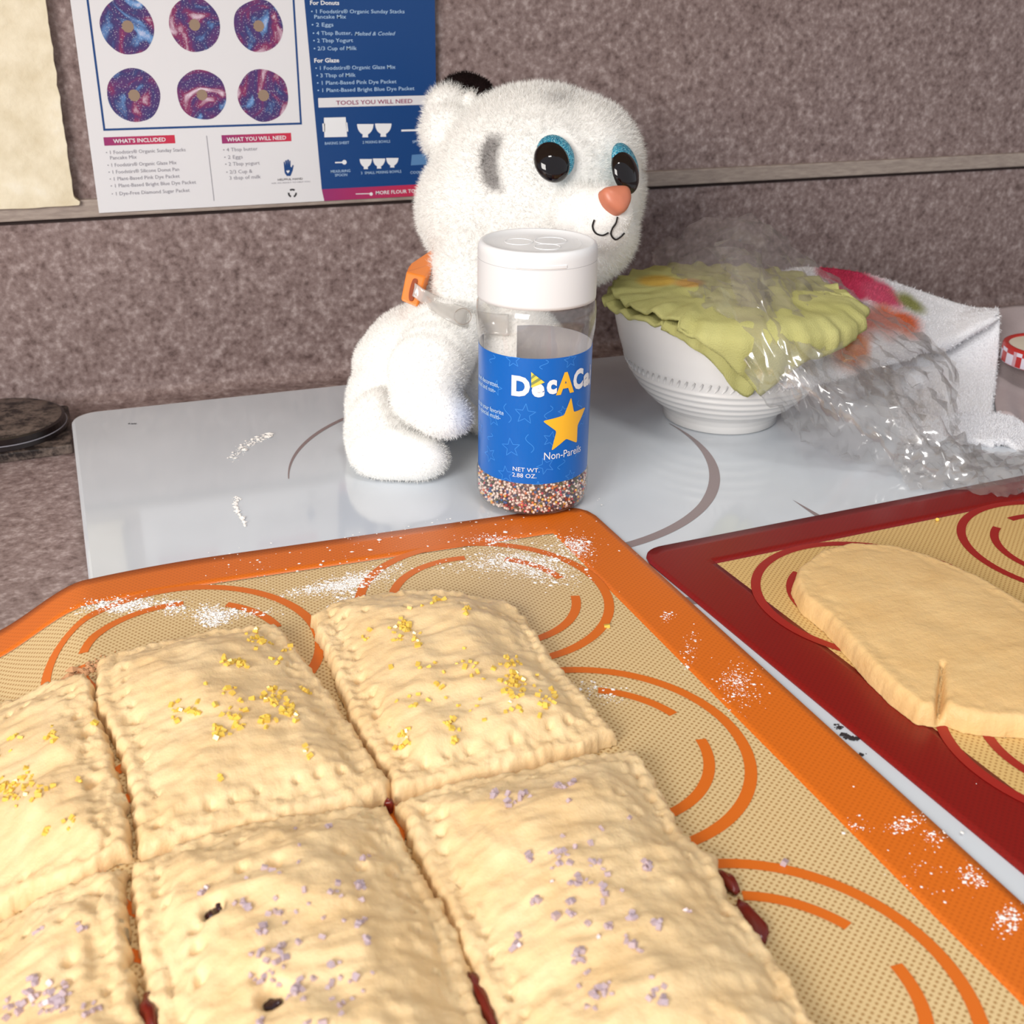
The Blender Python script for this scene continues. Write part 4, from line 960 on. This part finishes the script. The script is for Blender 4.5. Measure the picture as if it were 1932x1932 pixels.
for k in range(84):               # twisted rope band
    a_ = 2*math.pi*k/84; z = .146; r = np.interp(z, oz, orr)
    pts = [(BC[0]+(np.interp(z+dz, oz, orr)+.0005)*U*math.cos(a_+da), BC[1]+(np.interp(z+dz, oz, orr)+.0005)*U*math.sin(a_+da), (z+dz)*U) for dz, da in ((-.010, -.022), (0, 0), (.010, .022))]
    v_, f_ = tube(pts, lambda t: .00085*math.sin(math.pi*(0.15+0.7*t)), 6); b_ = len(V); V += v_; F += [tuple(i+b_ for i in q_) for q_ in f_]
link('rope_band', pyd(V, F), M['china'], bw, smooth=True)

# ------------------------------------------------------------------ cloths
def ruffle(A, amp, waves, side='last', seed=0, rows=0.45):
    nv, nu = A.shape[:2]; nr = grid_normals(A)
    for i in range(nv):
        t = i/(nv-1); k = max(0, (t-(1-rows))/rows) if side == 'last' else max(0, ((1-t)-(1-rows))/rows)
        for j in range(nu):
            s = j/(nu-1)
            A[i, j] += nr[i, j]*amp*k**1.5*(math.sin(s*waves*2*math.pi+seed)+0.5*math.sin(s*waves*3.7*math.pi+seed*2))
            A[i, j] += nr[i, j]*amp*0.25*noise.noise(Vector((s*7+seed, t*7, seed)))
    return A
gc = empty('green_napkin', (BC[0], BC[1], 0.28*U), 'yellow-green cotton napkin with wavy hems, draped over the white bowl rim', 'napkin')
fb0 = math.atan2(-BC[1], -BC[0])
def bowl_r(z): return np.interp(z, oz, orr)
def napkin(name, hang, lift, mound, seed, ext, amp):
    nphi, ns = 200, 46; A = np.zeros((ns, nphi+1, 3)); C = np.zeros((ns, nphi+1, 4))
    RZ = 0.282; RRm = 0.274
    for j in range(nphi+1):
        ph = -180+360*j/nphi; jj = j % nphi
        h = np.interp(ph, [q_[0] for q_ in hang], [q_[1] for q_ in hang]); ex = np.interp(ph, [q_[0] for q_ in ext], [q_[1] for q_ in ext])
        h = h*(1+0.05*math.sin(math.radians(ph)*29+seed)); sh_ = np.interp(ph, [-180, -120, 28, 48, 150, 180], [.95, 1, 1, .98, .98, .95])
        # path: centre of the mound -> rim -> outside
        path = []
        for r in np.linspace(0.002, 1, 16):
            fold = 0.016*noise.noise(Vector((r*3*math.cos(math.radians(ph)), r*3*math.sin(math.radians(ph)), seed)))+0.008*noise.noise(Vector((r*8*math.cos(math.radians(ph)), r*8*math.sin(math.radians(ph)), seed+4)))
            path.append((RRm*r*sh_, RZ+lift+mound*(1-r*r)+fold*(0.35+0.65*(1-r*r))))
        if h > 0.004:
            for z in np.linspace(0.012, h, 10): path.append((bowl_r(max(0.03, RZ-z))+0.007+lift*0.9+0.012*min(1, z/0.03), RZ+lift*0.6-z))
        else:
            for k in np.linspace(0.2, 1, 10): path.append((RRm*sh_*(1+ex*k), RZ+lift-ex*k*0.10))
        q_ = resample(np.array(path), ns)
        for i in range(ns):
            t = i/(ns-1); a_ = fb0+math.radians(ph); w_ = amp*max(0, (t-0.55)/0.45)**1.4*(math.sin(math.radians(ph)*26+seed)+0.6*math.sin(math.radians(ph)*43+seed*3))
            r_, z_ = q_[i]; n_o = 1.0 if h > 0.02 else 0.25
            A[i, j] = (BC[0]+(r_+w_*n_o)*U*math.cos(a_), BC[1]+(r_+w_*n_o)*U*math.sin(a_), (z_+w_*(1.0-0.6*n_o))*U)
    V, F = sheet(A, 0.0013); me = fast_mesh(V, F); v_ = (A-CAM) @ R.T; X_ = v_[..., 0]/v_[..., 2]*FPX+CPX; Y_ = v_[..., 1]/v_[..., 2]*FPX+CPX
    C[:] = 1.0
    for (x, y, rx, ry, c_) in ((1240, 532, 46, 13, (1.25, .86, .45, 1)), (1300, 536, 34, 10, (1.2, .74, .6, 1))):      # printed blossoms on the napkin
        k = np.clip((1-np.hypot((X_-x)/rx, (Y_-y)/ry))*2.5, 0, 1)[..., None]; C = C*(1-k)+np.array(c_)*k
    vcol(me, np.concatenate([C.reshape(-1, 4)]*2))
    return link(name, me, M['green'], gc, smooth=True)
napkin('lower_fold', [(-180, 0), (-32, 0), (-20, .018), (-10, .042), (0, .085), (5, .132), (14, .140), (17, .10), (24, .05), (29, 0), (180, 0)], 0.004, 0.0, 1.7, [(-180, .01), (-110, .03), (-80, .09), (-50, .05), (-30, .02), (180, .01)], 0.005)
napkin('upper_fold', [(-180, 0), (-24, 0), (-14, .012), (-4, .042), (4, .078), (12, .120), (18, .142), (24, .12), (32, .07), (60, .05), (85, .03), (100, 0), (180, 0)], 0.022, 0.016, 5.2, [(-180, .01), (-90, .01), (-60, .015), (-24, .02), (180, .01)], 0.006)

def terry_colors(A, spots, base=(236, 236, 240)):
    C = np.zeros((*A.shape[:2], 4)); C[:] = srgb(*base)
    v = (A-CAM) @ R.T; X = v[..., 0]/v[..., 2]*FPX+CPX; Y = v[..., 1]/v[..., 2]*FPX+CPX
    for (x, y, rx, ry, an, c, soft) in spots:
        ca, sa = math.cos(math.radians(an)), math.sin(math.radians(an)); dx, dy = X-x, Y-y
        d = np.hypot((dx*ca+dy*sa)/rx, (-dx*sa+dy*ca)/ry)
        wob = np.array([[noise.noise(Vector((a_*0.03, b_*0.03, x*.1))) for a_, b_ in zip(r1, r2)] for r1, r2 in zip(X, Y)])*0.35
        k = np.clip((1-d-wob)/soft, 0, 1)[..., None]; C = C*(1-k)+np.array(srgb(*c))*k
    return C
def fuzz(V, F, n, length, width, seed, cols=None):
    r = np.random.default_rng(seed); T = F if F.shape[1] == 3 else np.concatenate([F[:, [0, 1, 2]], F[:, [0, 2, 3]]])
    a_, b_, c_ = V[T[:, 0]], V[T[:, 1]], V[T[:, 2]]; nr = np.cross(b_-a_, c_-a_); ar = np.linalg.norm(nr, axis=1); nr = nr/np.maximum(ar[:, None], 1e-12)
    k = r.choice(len(T), n, p=ar/ar.sum()); u, v = r.random(n), r.random(n); fl = u+v > 1; u[fl] = 1-u[fl]; v[fl] = 1-v[fl]
    p = a_[k]+(b_-a_)[k]*u[:, None]+(c_-a_)[k]*v[:, None]; L = length(p) if callable(length) else np.full(n, length)
    L = L*r.uniform(0.55, 1.25, n)
    bend = r.normal(size=(n, 3))*0.42; d = nr[k]+bend; d /= np.linalg.norm(d, axis=1, keepdims=True)
    d2 = d+r.normal(size=(n, 3))*0.5; d2 /= np.linalg.norm(d2, axis=1, keepdims=True)
    s = np.cross(d, r.normal(size=(n, 3))); s /= np.maximum(np.linalg.norm(s, axis=1, keepdims=True), 1e-9); s *= width/2
    mid = p+d*(L*0.55)[:, None]; tip = mid+d2*(L*0.45)[:, None]
    VV = np.stack([p-s, p+s, mid+s*0.8, mid-s*0.8, tip], 1).reshape(-1, 3); o = np.arange(n)*5
    FF = np.concatenate([np.stack([o, o+1, o+2], 1), np.stack([o, o+2, o+3], 1), np.stack([o+3, o+2, o+4], 1)])
    return VV, FF, p, T[k, 0]
tw = empty('terry_towel', tuple(P(1700, 800, 2.85)), 'white terry towel with pink and orange printed flowers, folded behind the plastic wrap', 'towel')
spots = [(1610, 535, 70, 34, 18, (206, 66, 100), .35), (1660, 562, 50, 26, 25, (214, 92, 122), .4), (1575, 520, 40, 22, 10, (196, 60, 90), .4), (1600, 660, 48, 55, 10, (226, 128, 62), .5), (1690, 610, 60, 30, 20, (214, 110, 72), .5), (1640, 610, 60, 30, 20, (222, 130, 110), .6), (1710, 575, 44, 18, 30, (148, 150, 92), .6), (1500, 640, 60, 80, 0, (216, 208, 170), .8)]
def towel_piece(name, rows, nu, nv, seed, th=0.003, wr=0.0012):
    A = net(rows, nu, nv); A = ruffle(A, wr, 3.0, seed=seed, rows=1.0)
    C = terry_colors(A, spots); V, F = sheet(A, th); me = fast_mesh(V, F); c2 = np.concatenate([C.reshape(-1, 4)]*2); vcol(me, c2)
    o = link(name, me, M['terry'], tw, smooth=True)
    VV, FF, p, src = fuzz(V, F, 16000, 0.0016, 0.00022, int(seed*10)); m2 = fast_mesh(VV, FF); vcol(m2, np.repeat(c2[src], 5, 0)); f_ = link('terry_loops', m2, M['fur'], o); f_['kind'] = 'stuff'
    return o
towel_piece('upper_fold', [[(1440, 535, 2.95), (1510, 508, 3.00), (1640, 522, 3.18), (1775, 566, 3.18), (1840, 584, 3.15), (1884, 586, 3.10)],
                           [(1450, 585, 2.76), (1520, 565, 2.80), (1640, 575, 2.92), (1770, 610, 3.10), (1840, 596, 3.10), (1884, 590, 3.085)],
                           [(1470, 650, 2.60), (1550, 640, 2.64), (1650, 650, 2.80), (1775, 648, 3.03), (1840, 618, 3.06), (1884, 598, 3.07)],
                           [(1480, 730, 2.545), (1565, 720, 2.60), (1660, 690, 2.82), (1775, 656, 3.05), (1840, 624, 3.08), (1882, 602, 3.085)]], 70, 50, 1.1)
towel_piece('lower_fold', [[(1680, 690, 3.04), (1730, 672, 3.08), (1790, 648, 3.12), (1850, 620, 3.12), (1886, 596, 3.11)],
                           [(1690, 755, 2.97), (1735, 735, 3.00), (1790, 710, 3.04), (1845, 700, 3.06), (1880, 690, 3.08)],
                           [(1700, 810, 2.88), (1745, 795, 2.90), (1790, 780, 2.92), (1840, 770, 2.94), (1872, 770, 2.97)],
                           [(1712, 845, 2.80), (1755, 838, 2.80), (1800, 830, 2.82), (1850, 836, 2.83), (1876, 840, 2.85)]], 60, 50, 2.3, wr=0.0006)
towel_piece('hem_roll', [[(1800, 780, 2.90), (1858, 786, 2.94), (1900, 785, 2.96), (1950, 820, 2.95), (2010, 850, 2.92)],
                         [(1800, 806, 2.82), (1850, 806, 2.84), (1896, 804, 2.86), (1950, 838, 2.86), (2010, 868, 2.84)],
                         [(1800, 838, 2.74), (1850, 836, 2.76), (1900, 838, 2.78), (1950, 856, 2.79), (2010, 880, 2.78)]], 30, 20, 3.7)
A = net([[(1868, 586, 3.32), (1900, 580, 3.32), (2010, 574, 3.32), (2100, 580, 3.32)], [(1868, 640, 3.20), (1900, 640, 3.20), (2010, 640, 3.20), (2100, 650, 3.2)], [(1872, 720, 3.08), (1900, 722, 3.08), (2010, 735, 3.08), (2100, 750, 3.08)], [(1880, 785, 2.99), (1905, 790, 2.99), (2010, 815, 2.98), (2100, 835, 2.98)]], 50, 40)
A = ruffle(A, 0.0016, 2.2, seed=4.1, rows=1.0); V, F = sheet(A, 0.0022)
tag(link('lilac_cloth', fast_mesh(V, F), M['mauvecloth'], smooth=True), 'lilac-grey cloth under the red gingham jar lid', 'cloth')
# jar lid
LC = P(1974, 672, 3.06); lr = 0.112*U
jl = empty('jar_lid', tuple(LC), 'red gingham jam jar lid with a cream top, resting on the lilac cloth', 'jar lid')
me = lathe([(lr*.99, -.0035), (lr, -.003), (lr, .0052)], LC, 64); uvl = me.uv_layers.new(name='UVMap')
for poly in me.polygons:
    for li in poly.loop_indices:
        co = me.vertices[me.loops[li].vertex_index].co; a_ = math.atan2(co.y-LC[1], co.x-LC[0]); 
        if poly.center.x < LC[0] and poly.center.y > LC[1]-1e-9 and a_ < 0: a_ += 2*math.pi
        uvl.data[li].uv = (a_/(2*math.pi)*26, (co.z-LC[2])/.0062*1.0+0.52)
link('skirt', me, M['gingham'], jl, smooth=True)
link('rim', lathe([(lr, .0051), (lr*.985, .0064), (lr*.94, .0070), (lr*.88, .0066), (lr*.86, .0058)], LC, 64), M['lidred'], jl, smooth=True)
link('top_disc', lathe([(lr*.865, .0058), (lr*.6, .0060), (0, .0062)], LC, 64), M['lidcream'], jl, smooth=True)

# ------------------------------------------------------------------ plush toy
pt_ = empty('plush_toy', tuple(G(790, 880)), 'white plush cub with big turquoise-rimmed eyes standing behind the sprinkle bottle', 'plush toy')
def ell(px, py, d, rx, ry, rz):   # ellipsoid in camera axes, pixel radii
    return (P(px, py, d), np.array([rx, ry, rz])*d*U/FPX)
us_ = bmesh.new(); bmesh.ops.create_uvsphere(us_, u_segments=28, v_segments=16, radius=1.0); uv_ = np.array([v.co[:] for v in us_.verts]); uf_ = [[v.index for v in f.verts] for f in us_.faces]; us_.free()
def blobs(ells, voxel, smooth_it):
    V = []; F = []
    for c, r in ells:
        b_ = len(V); V += list((uv_*r) @ R+c); F += [tuple(i+b_ for i in f) for f in uf_]
    o = bpy.data.objects.new('tmp', pyd(V, F)); col.objects.link(o)
    md = o.modifiers.new('r', 'REMESH'); md.mode = 'VOXEL'; md.voxel_size = voxel
    ms = o.modifiers.new('s', 'SMOOTH'); ms.factor = 0.5; ms.iterations = smooth_it
    me = evalmesh(o); drop(o); return me
def chain(pts, n):
    out = []
    for a_, b_ in zip(pts[:-1], pts[1:]):
        for t in np.linspace(0, 1, n, endpoint=False): out.append(ell(*(np.array(a_)*(1-t)+np.array(b_)*t)))
    out.append(ell(*pts[-1])); return out
HD = 2.70
parts = [ell(1012, 358, HD, 201, 186, 195), ell(918, 395, HD, 130, 128, 150), ell(1080, 440, HD-.05, 120, 98, 130), ell(1085, 310, HD-.04, 126, 120, 140)]
parts += [ell(1096, 400, HD-.205, 64, 54, 56), ell(1140, 402, HD-.235, 54, 50, 54), ell(1132, 440, HD-.215, 54, 32, 50)]
parts += [ell(846, 212, HD-.02, 44, 50, 40), ell(888, 190, HD-.055, 16, 18, 16), ell(850, 250, HD-.02, 55, 60, 60)]
parts += [ell(1010, 235, HD+.16, 50, 70, 40)]
parts += [ell(885, 545, HD-.03, 80, 110, 100), ell(870, 640, HD, 125, 110, 115), ell(800, 700, HD+.01, 126, 128, 115), ell(745, 770, HD-.0, 92, 118, 100), ell(960, 700, HD, 120, 140, 120), ell(735, 690, HD+.02, 68, 70, 80)]
parts += chain([(838, 635, HD-.17, 74, 70, 50), (806, 700, HD-.25, 76, 74, 50), (800, 752, HD-.285, 64, 52, 44), (838, 786, HD-.29, 56, 42, 42)], 3)
parts += chain([(718, 815, HD-.13, 66, 84, 84), (736, 854, HD-.23, 78, 55, 54), (786, 864, HD-.245, 62, 44, 46)], 3)
parts += chain([(985, 760, HD-.05, 80, 80, 70), (1000, 830, HD-.11, 66, 50, 60)], 3)
me = blobs(parts, 0.0011, 5)
nvt = len(me.vertices); co = np.empty(nvt*3); me.vertices.foreach_get('co', co); co = co.reshape(-1, 3); co[:, 2] = np.maximum(co[:, 2], 0.0006); me.vertices.foreach_set('co', co.ravel()); me.update()
me.calc_loop_triangles(); tri = np.empty(len(me.loop_triangles)*3, dtype=np.int64); me.loop_triangles.foreach_get('vertices', tri); tri = tri.reshape(-1, 3)
def pix(p): v = (p-CAM) @ R.T; return v[:, 0]/v[:, 2]*FPX+CPX, v[:, 1]/v[:, 2]*FPX+CPX, v[:, 2]/U
WH = np.array(srgb(249, 248, 245))
def fur_col(p, jitter=None):
    X, Y, D = pix(p); C = np.tile(WH, (len(p), 1))
    # grey cheek stripe shaped like a bracket, on the visible side of the head
    sx = 952-30*np.cos((Y-306)/62*1.15); k = np.exp(-((X-sx)/16)**2)*np.clip(2.2-np.abs(Y-308)/28, 0, 1)*(D < HD)
    k = np.clip(k*1.15, 0, 0.75)[:, None]; C = C*(1-k)+np.array(srgb(86, 78, 78))*k
    k = (np.exp(-(((X-1052)/26)**2+((Y-185)/12)**2))*(D < HD)*0.35)[:, None]; C = C*(1-k)+np.array(srgb(110, 104, 104))*k
    # faint blue tint on the forepaw
    k = (np.exp(-(((X-880)/32)**2+((Y-775)/45)**2))*(D < HD-.1)*0.40)[:, None]; C = C*(1-k)+np.array(srgb(150, 178, 222))*k
    return C
bd = link('body', me, M['plush'], pt_, smooth=True); vcol(me, fur_col(co))
def flen(p):
    X, Y, D = pix(p); L = np.full(len(p), 0.0019)
    L = np.where(Y < 560, 0.0036, L)
    muz = (((X-1135)/85)**2+((Y-418)/62)**2 < 1) & (D < HD-.1); L = np.where(muz, 0.0010, L)
    e1 = (((X-1048)/42)**2+((Y-297)/52)**2 < 1) & (D < HD); e2 = (((X-1180)/30)**2+((Y-325)/42)**2 < 1) & (D < HD); L = np.where(e1 | e2, 0.0006, L)
    pad = (((X-765)/75)**2+((Y-860)/45)**2 < 1) & (D < HD-.1); L = np.where(pad, 0.0011, L)
    ns = (((X-1166)/40)**2+((Y-378)/32)**2 < 1); L = np.where(ns, 0.0004, L)
    return L
VV, FF, p, _ = fuzz(co, tri, 170000, flen, 0.00013, 77); mf = fast_mesh(VV, FF); cc = fur_col(p); cc[:, :3] *= np.random.default_rng(5).uniform(0.90, 1.02, (len(cc), 1)); vcol(mf, np.repeat(cc, 5, 0))
fr_ = link('fur', mf, M['fur'], bd); fr_['kind'] = 'stuff'
# ear: black plush back behind the white inner ear
em = blobs([ell(877, 185, HD-.0, 53, 48, 28), ell(909, 184, HD-.03, 24, 34, 24), ell(832, 225, HD+.02, 30, 56, 34)], 0.0012, 4)
n_ = len(em.vertices); ec = np.empty(n_*3); em.vertices.foreach_get('co', ec); ec = ec.reshape(-1, 3); vcol(em, np.tile(np.array(srgb(30, 20, 20)), (n_, 1)))
er = link('ear', em, M['plush'], pt_, smooth=True); er['label'] = 'black plush ear back'
em.calc_loop_triangles(); tr_ = np.empty(len(em.loop_triangles)*3, dtype=np.int64); em.loop_triangles.foreach_get('vertices', tr_); tr_ = tr_.reshape(-1, 3)
VV, FF, p, _ = fuzz(ec, tr_, 9000, 0.0018, 0.00018, 78); mf = fast_mesh(VV, FF); vcol(mf, np.tile(np.array(srgb(26, 17, 17)), (len(VV), 1))); f2 = link('ear_fur', mf, M['fur'], er); f2['kind'] = 'stuff'
# eyes: domed black buttons with a glitter crescent behind
def eye(cx, cy, d, nx, ny, rx, ry):
    n = np.array([nx, ny, -math.sqrt(max(0.05, 1-nx*nx-ny*ny))]) @ R; n /= np.linalg.norm(n)
    up = np.array([0, 0, 1.0]); a_ = np.cross(up, n); a_ /= np.linalg.norm(a_); b_ = np.cross(n, a_); c = P(cx, cy, d); k = d*U/FPX
    def dome(c0, rx_, ry_, hgt, nseg=32):
        V = []; F = []
        rings_ = 8
        for i in range(rings_+1):
            th_ = math.pi/2*i/rings_; s = math.cos(th_); h = math.sin(th_)
            for j in range(nseg):
                ph = 2*math.pi*j/nseg; V.append(c0+a_*rx_*s*math.cos(ph)+b_*ry_*s*math.sin(ph)+n*hgt*h)
        for i in range(rings_):
            for j in range(nseg): F.append((i*nseg+j, i*nseg+(j+1) % nseg, (i+1)*nseg+(j+1) % nseg, (i+1)*nseg+j))
        F.append(tuple(range(nseg))[::-1]); return pyd(V, F)
    e = link('eye', dome(c, rx*k, ry*k, rx*k*0.62), M['eyeblack'], pt_, smooth=True)
    link('glitter_rim', dome(c+a_*rx*k*(0.28)+b_*ry*k*0.28-n*0.0002, rx*k*1.06, ry*k*1.06, rx*k*0.42), M['glitter'], e, smooth=True)
eye(1041, 306, HD-.262, 0.30, -0.16, 36, 41)
eye(1177, 326, HD-.205, 0.72, -0.10, 36, 42)
# nose: rounded triangle
nc = P(1166, 376, HD-.300); no = np.array([0.42, -0.12, -0.90]) @ R; no /= np.linalg.norm(no); a_ = np.cross((0, 0, 1.0), no); a_ /= np.linalg.norm(a_); b_ = np.cross(no, a_); kk = 2.42*U/FPX
out = catmull([(-29, -12), (-24, -23), (-8, -26), (8, -26), (24, -23), (29, -12), (25, 6), (12, 22), (0, 27), (-12, 22), (-25, 6)], 5, True); V = []; F = []; m_ = len(out)
for s, h in ((1.0, -.004), (1.0, 0), (0.93, .0012), (0.75, .0024), (0.45, .0031), (0.0, .0033)):
    for (x, y) in out: V.append(nc+a_*x*kk*s*1.05-b_*y*kk*s+no*h)
for i in range(5):
    for j in range(m_): F.append((i*m_+j, i*m_+(j+1) % m_, (i+1)*m_+(j+1) % m_, (i+1)*m_+j))
link('nose', pyd(V, F), M['nose'], pt_, smooth=True)
# mouth stitches laid on the muzzle surface by ray casting onto the body
from mathutils.bvhtree import BVHTree
bvh = BVHTree.FromPolygons([Vector(v) for v in co], [tuple(int(i) for i in t) for t in tri])
def onbody(x, y, lift):
    o_ = Vector(CAM); d = (Vector(P(x, y, 1.0))-o_).normalized(); h = bvh.ray_cast(o_, d)
    return (h[0]-d*lift) if h[0] else Vector(P(x, y, HD-.2))
for pts in ([(1121, 415), (1118, 428), (1124, 440), (1137, 444), (1148, 439)], [(1165, 409), (1162, 421), (1155, 432), (1153, 443), (1161, 452), (1170, 448), (1178, 440)]):
    c = catmull(pts, 6); V, F = tube([onbody(x, y, 0.0009) for x, y in c], 0.00042, 6); link('mouth_stitch', pyd(V, F), M['thread'], pt_, smooth=True)
# collar clip and clear strap
kc = empty('hang_clip', tuple(P(790, 560, 2.66)), 'orange plastic clip with a clear strap around the plush toy neck', 'clip')
fp = [(757, 568), (760, 558), (774, 500), (780, 490), (806, 522 - 36), (806, 502), (800, 548), (788, 580)]
cd_ = HD-.135
def plate(pts_px, d0, th, mat, nm, par, hole=None):
    fr2 = [P(x, y, d0) for x, y in pts_px]; bk = [P(x, y, d0)+R[2]*th for x, y in pts_px]; n = len(fr2)
    F = [tuple(range(n)), tuple(range(n, 2*n))[::-1]]+[(i, n+i, n+(i+1) % n, (i+1) % n) for i in range(n)]
    return link(nm, bevel(pyd(fr2+bk, F), 0.0009, 3), mat, par)
body_px = [(756, 566), (774, 505), (808, 516), (797, 549), (789, 581), (770, 575)]
fr2 = body_px; n = len(fr2)
front = [P(x, y, cd_) for x, y in [(756, 567), (767, 512), (803, 522), (788, 581)]]
backp = [P(x, y, cd_+.05) for x, y in [(762, 560), (772, 500), (818, 498), (800, 560)]]
topb = [P(x, y, cd_+.10) for x, y in [(790, 484), (826, 466)]]
V = front+backp; F = [(0, 1, 2, 3), (7, 6, 5, 4), (0, 4, 5, 1), (1, 5, 6, 2), (2, 6, 7, 3), (3, 7, 4, 0)]
link('clip_face', bevel(pyd(V, F), 0.0010, 3), M['orangeclip'], kc)
V = [P(x, y, d) for x, y, d in ((767, 511, cd_+.002), (803, 521, cd_+.002), (824, 490, cd_+.10), (820, 466, cd_+.12), (792, 486, cd_+.09), (771, 500, cd_+.04))]
V = [P(x, y, d) for x, y, d in ((767, 513, cd_+.001), (804, 522, cd_+.001), (826, 482, cd_+.09), (790, 483, cd_+.07))]+[P(x, y, d) for x, y, d in ((770, 518, cd_+.03), (806, 530, cd_+.03), (830, 494, cd_+.13), (822, 466, cd_+.13))]
link('clip_arm', bevel(pyd([P(x, y, d) for x, y, d in ((766, 514, cd_), (804, 523, cd_), (828, 486, cd_+.10), (824, 464, cd_+.13), (776, 496, cd_+.04), (768, 530, cd_+.03), (800, 548, cd_+.03), (826, 515, cd_+.11), (822, 500, cd_+.14))], [(0, 1, 2, 3, 4), (0, 5, 6, 1), (1, 6, 7, 2), (2, 7, 8, 3), (0, 4, 5), (4, 3, 8, 5), (5, 8, 7, 6)]), 0.0006, 2), M['orangeclip'], kc)
sl = catmull([(779, 527), (787, 528), (784, 545), (779, 566), (772, 566), (772, 550)], 4, True)
link('slot', pyd([P(x, y, cd_-.004) for x, y in sl], [tuple(range(len(sl)))]), plain('deep_orange_slot', srgb(150, 62, 12), 0.6), kc)
srow = []
for pts, l_ in (([(783, 534), (800, 546), (830, 562), (870, 578), (915, 590), (960, 594)], .0034), ([(781, 546), (797, 558), (827, 577), (868, 596), (915, 610), (960, 614)], .0038), ([(778, 558), (794, 570), (824, 592), (866, 614), (915, 630), (960, 634)], .0034)):
    c_ = [Vector(P(*pts[0], cd_-.010)), Vector(P(*pts[1], cd_-.015))]+[onbody(x, y, l_) for x, y in pts[2:]]; srow.append(resample(catmull([tuple(v) for v in c_], 8), 41))
A = np.stack([resample(catmull(np.array(srow)[:, k], 6), 9) for k in range(41)], axis=1)
V, F = sheet(A, 0.0007); st = link('strap', fast_mesh(V, F), M['strap'], kc, smooth=True)
V, F = tube([onbody(873+16*math.cos(a_), 597+15*math.sin(a_), .0046) for a_ in np.linspace(0, 2*math.pi, 33)], 0.00018, 5); link('embossed_face', pyd(V, F), M['trim'], st)

# ------------------------------------------------------------------ plastic wrap
def crumple(rows, nu, nv, amp, seed, name, parent):
    A = net(rows, nu, nv); n = grid_normals(A); r = np.random.default_rng(seed)
    du = np.gradient(A, axis=1); dv = np.gradient(A, axis=0)
    A = A+n*(r.normal(size=A.shape[:2])*amp)[..., None]+du*(r.uniform(-.42, .42, A.shape[:2]))[..., None]+dv*(r.uniform(-.42, .42, A.shape[:2]))[..., None]
    for i in range(A.shape[0]):
        for j in range(A.shape[1]):
            A[i, j] += n[i, j]*amp*2.2*noise.noise(Vector((i*.22+seed, j*.22, seed*.3)))
    A[..., 2] = np.maximum(A[..., 2], 0.0013)
    f = gridfaces(*A.shape[:2]); fl = r.random(len(f)) < 0.5
    t1 = np.where(fl[:, None], f[:, [0, 1, 2]], f[:, [0, 1, 3]]); t2 = np.where(fl[:, None], f[:, [0, 2, 3]], f[:, [1, 2, 3]])
    return link(name, fast_mesh(A.reshape(-1, 3), np.concatenate([t1, t2])), M['wrap'], parent)
pw = empty('plastic_wrap', tuple(G(1700, 900)), 'crumpled clear plastic wrap heaped over the towel and bowl onto the red mat', 'plastic wrap')
rowsA = [[(1240, 470, 3.0), (1330, 420, 2.96), (1420, 405, 2.92), (1500, 460, 2.90), (1620, 560, 2.88), (1760, 640, 2.86), (1800, 690, 2.84)],
         [(1240, 530, 2.84), (1310, 500, 2.76), (1390, 480, 2.66), (1490, 545, 2.64), (1630, 620, 2.66), (1770, 690, 2.70), (1800, 750, 2.72)],
         [(1330, 600, 2.56), (1370, 595, 2.50), (1430, 600, 2.46), (1530, 660, 2.46), (1660, 740, 2.50), (1770, 800, 2.54), (1810, 830, 2.58)],
         [(1420, 720, 2.49), (1440, 730, 2.47), (1490, 750, 2.46), (1580, 800, 2.46), (1690, 840, 2.48), (1790, 870, 2.48), (1850, 880, 2.50)],
         [(1480, 785, 2.72), (1500, 810, 2.68), (1530, 840, 2.64), (1600, 864, 2.58), (1700, 890, 2.50), (1800, 905, 2.46), (1860, 905, 2.46)]]
crumple(rowsA, 44, 34, 0.0015, 21, 'outer_layer', pw)
rowsB = [[(1340, 470, 2.80), (1420, 480, 2.74), (1520, 600, 2.72), (1640, 680, 2.72), (1740, 740, 2.74)],
         [(1390, 560, 2.56), (1450, 590, 2.52), (1540, 700, 2.52), (1660, 770, 2.54), (1750, 800, 2.58)],
         [(1440, 700, 2.51), (1500, 730, 2.50), (1590, 790, 2.50), (1690, 830, 2.51), (1780, 850, 2.52)]]
crumple(rowsB, 28, 22, 0.0015, 22, 'inner_layer', pw)
rowsC = [[(1700, 820, 2.66), (1780, 830, 2.66), (1860, 850, 2.64), (1960, 860, 2.64)],
         [(1690, 870, 2.54), (1790, 870, 2.52), (1870, 880, 2.52), (1980, 885, 2.52)],
         [(1720, 925, 2.44), (1800, 920, 2.44), (1880, 935, 2.43), (1990, 930, 2.44)]]
crumple(rowsC, 28, 20, 0.0014, 23, 'tail', pw)
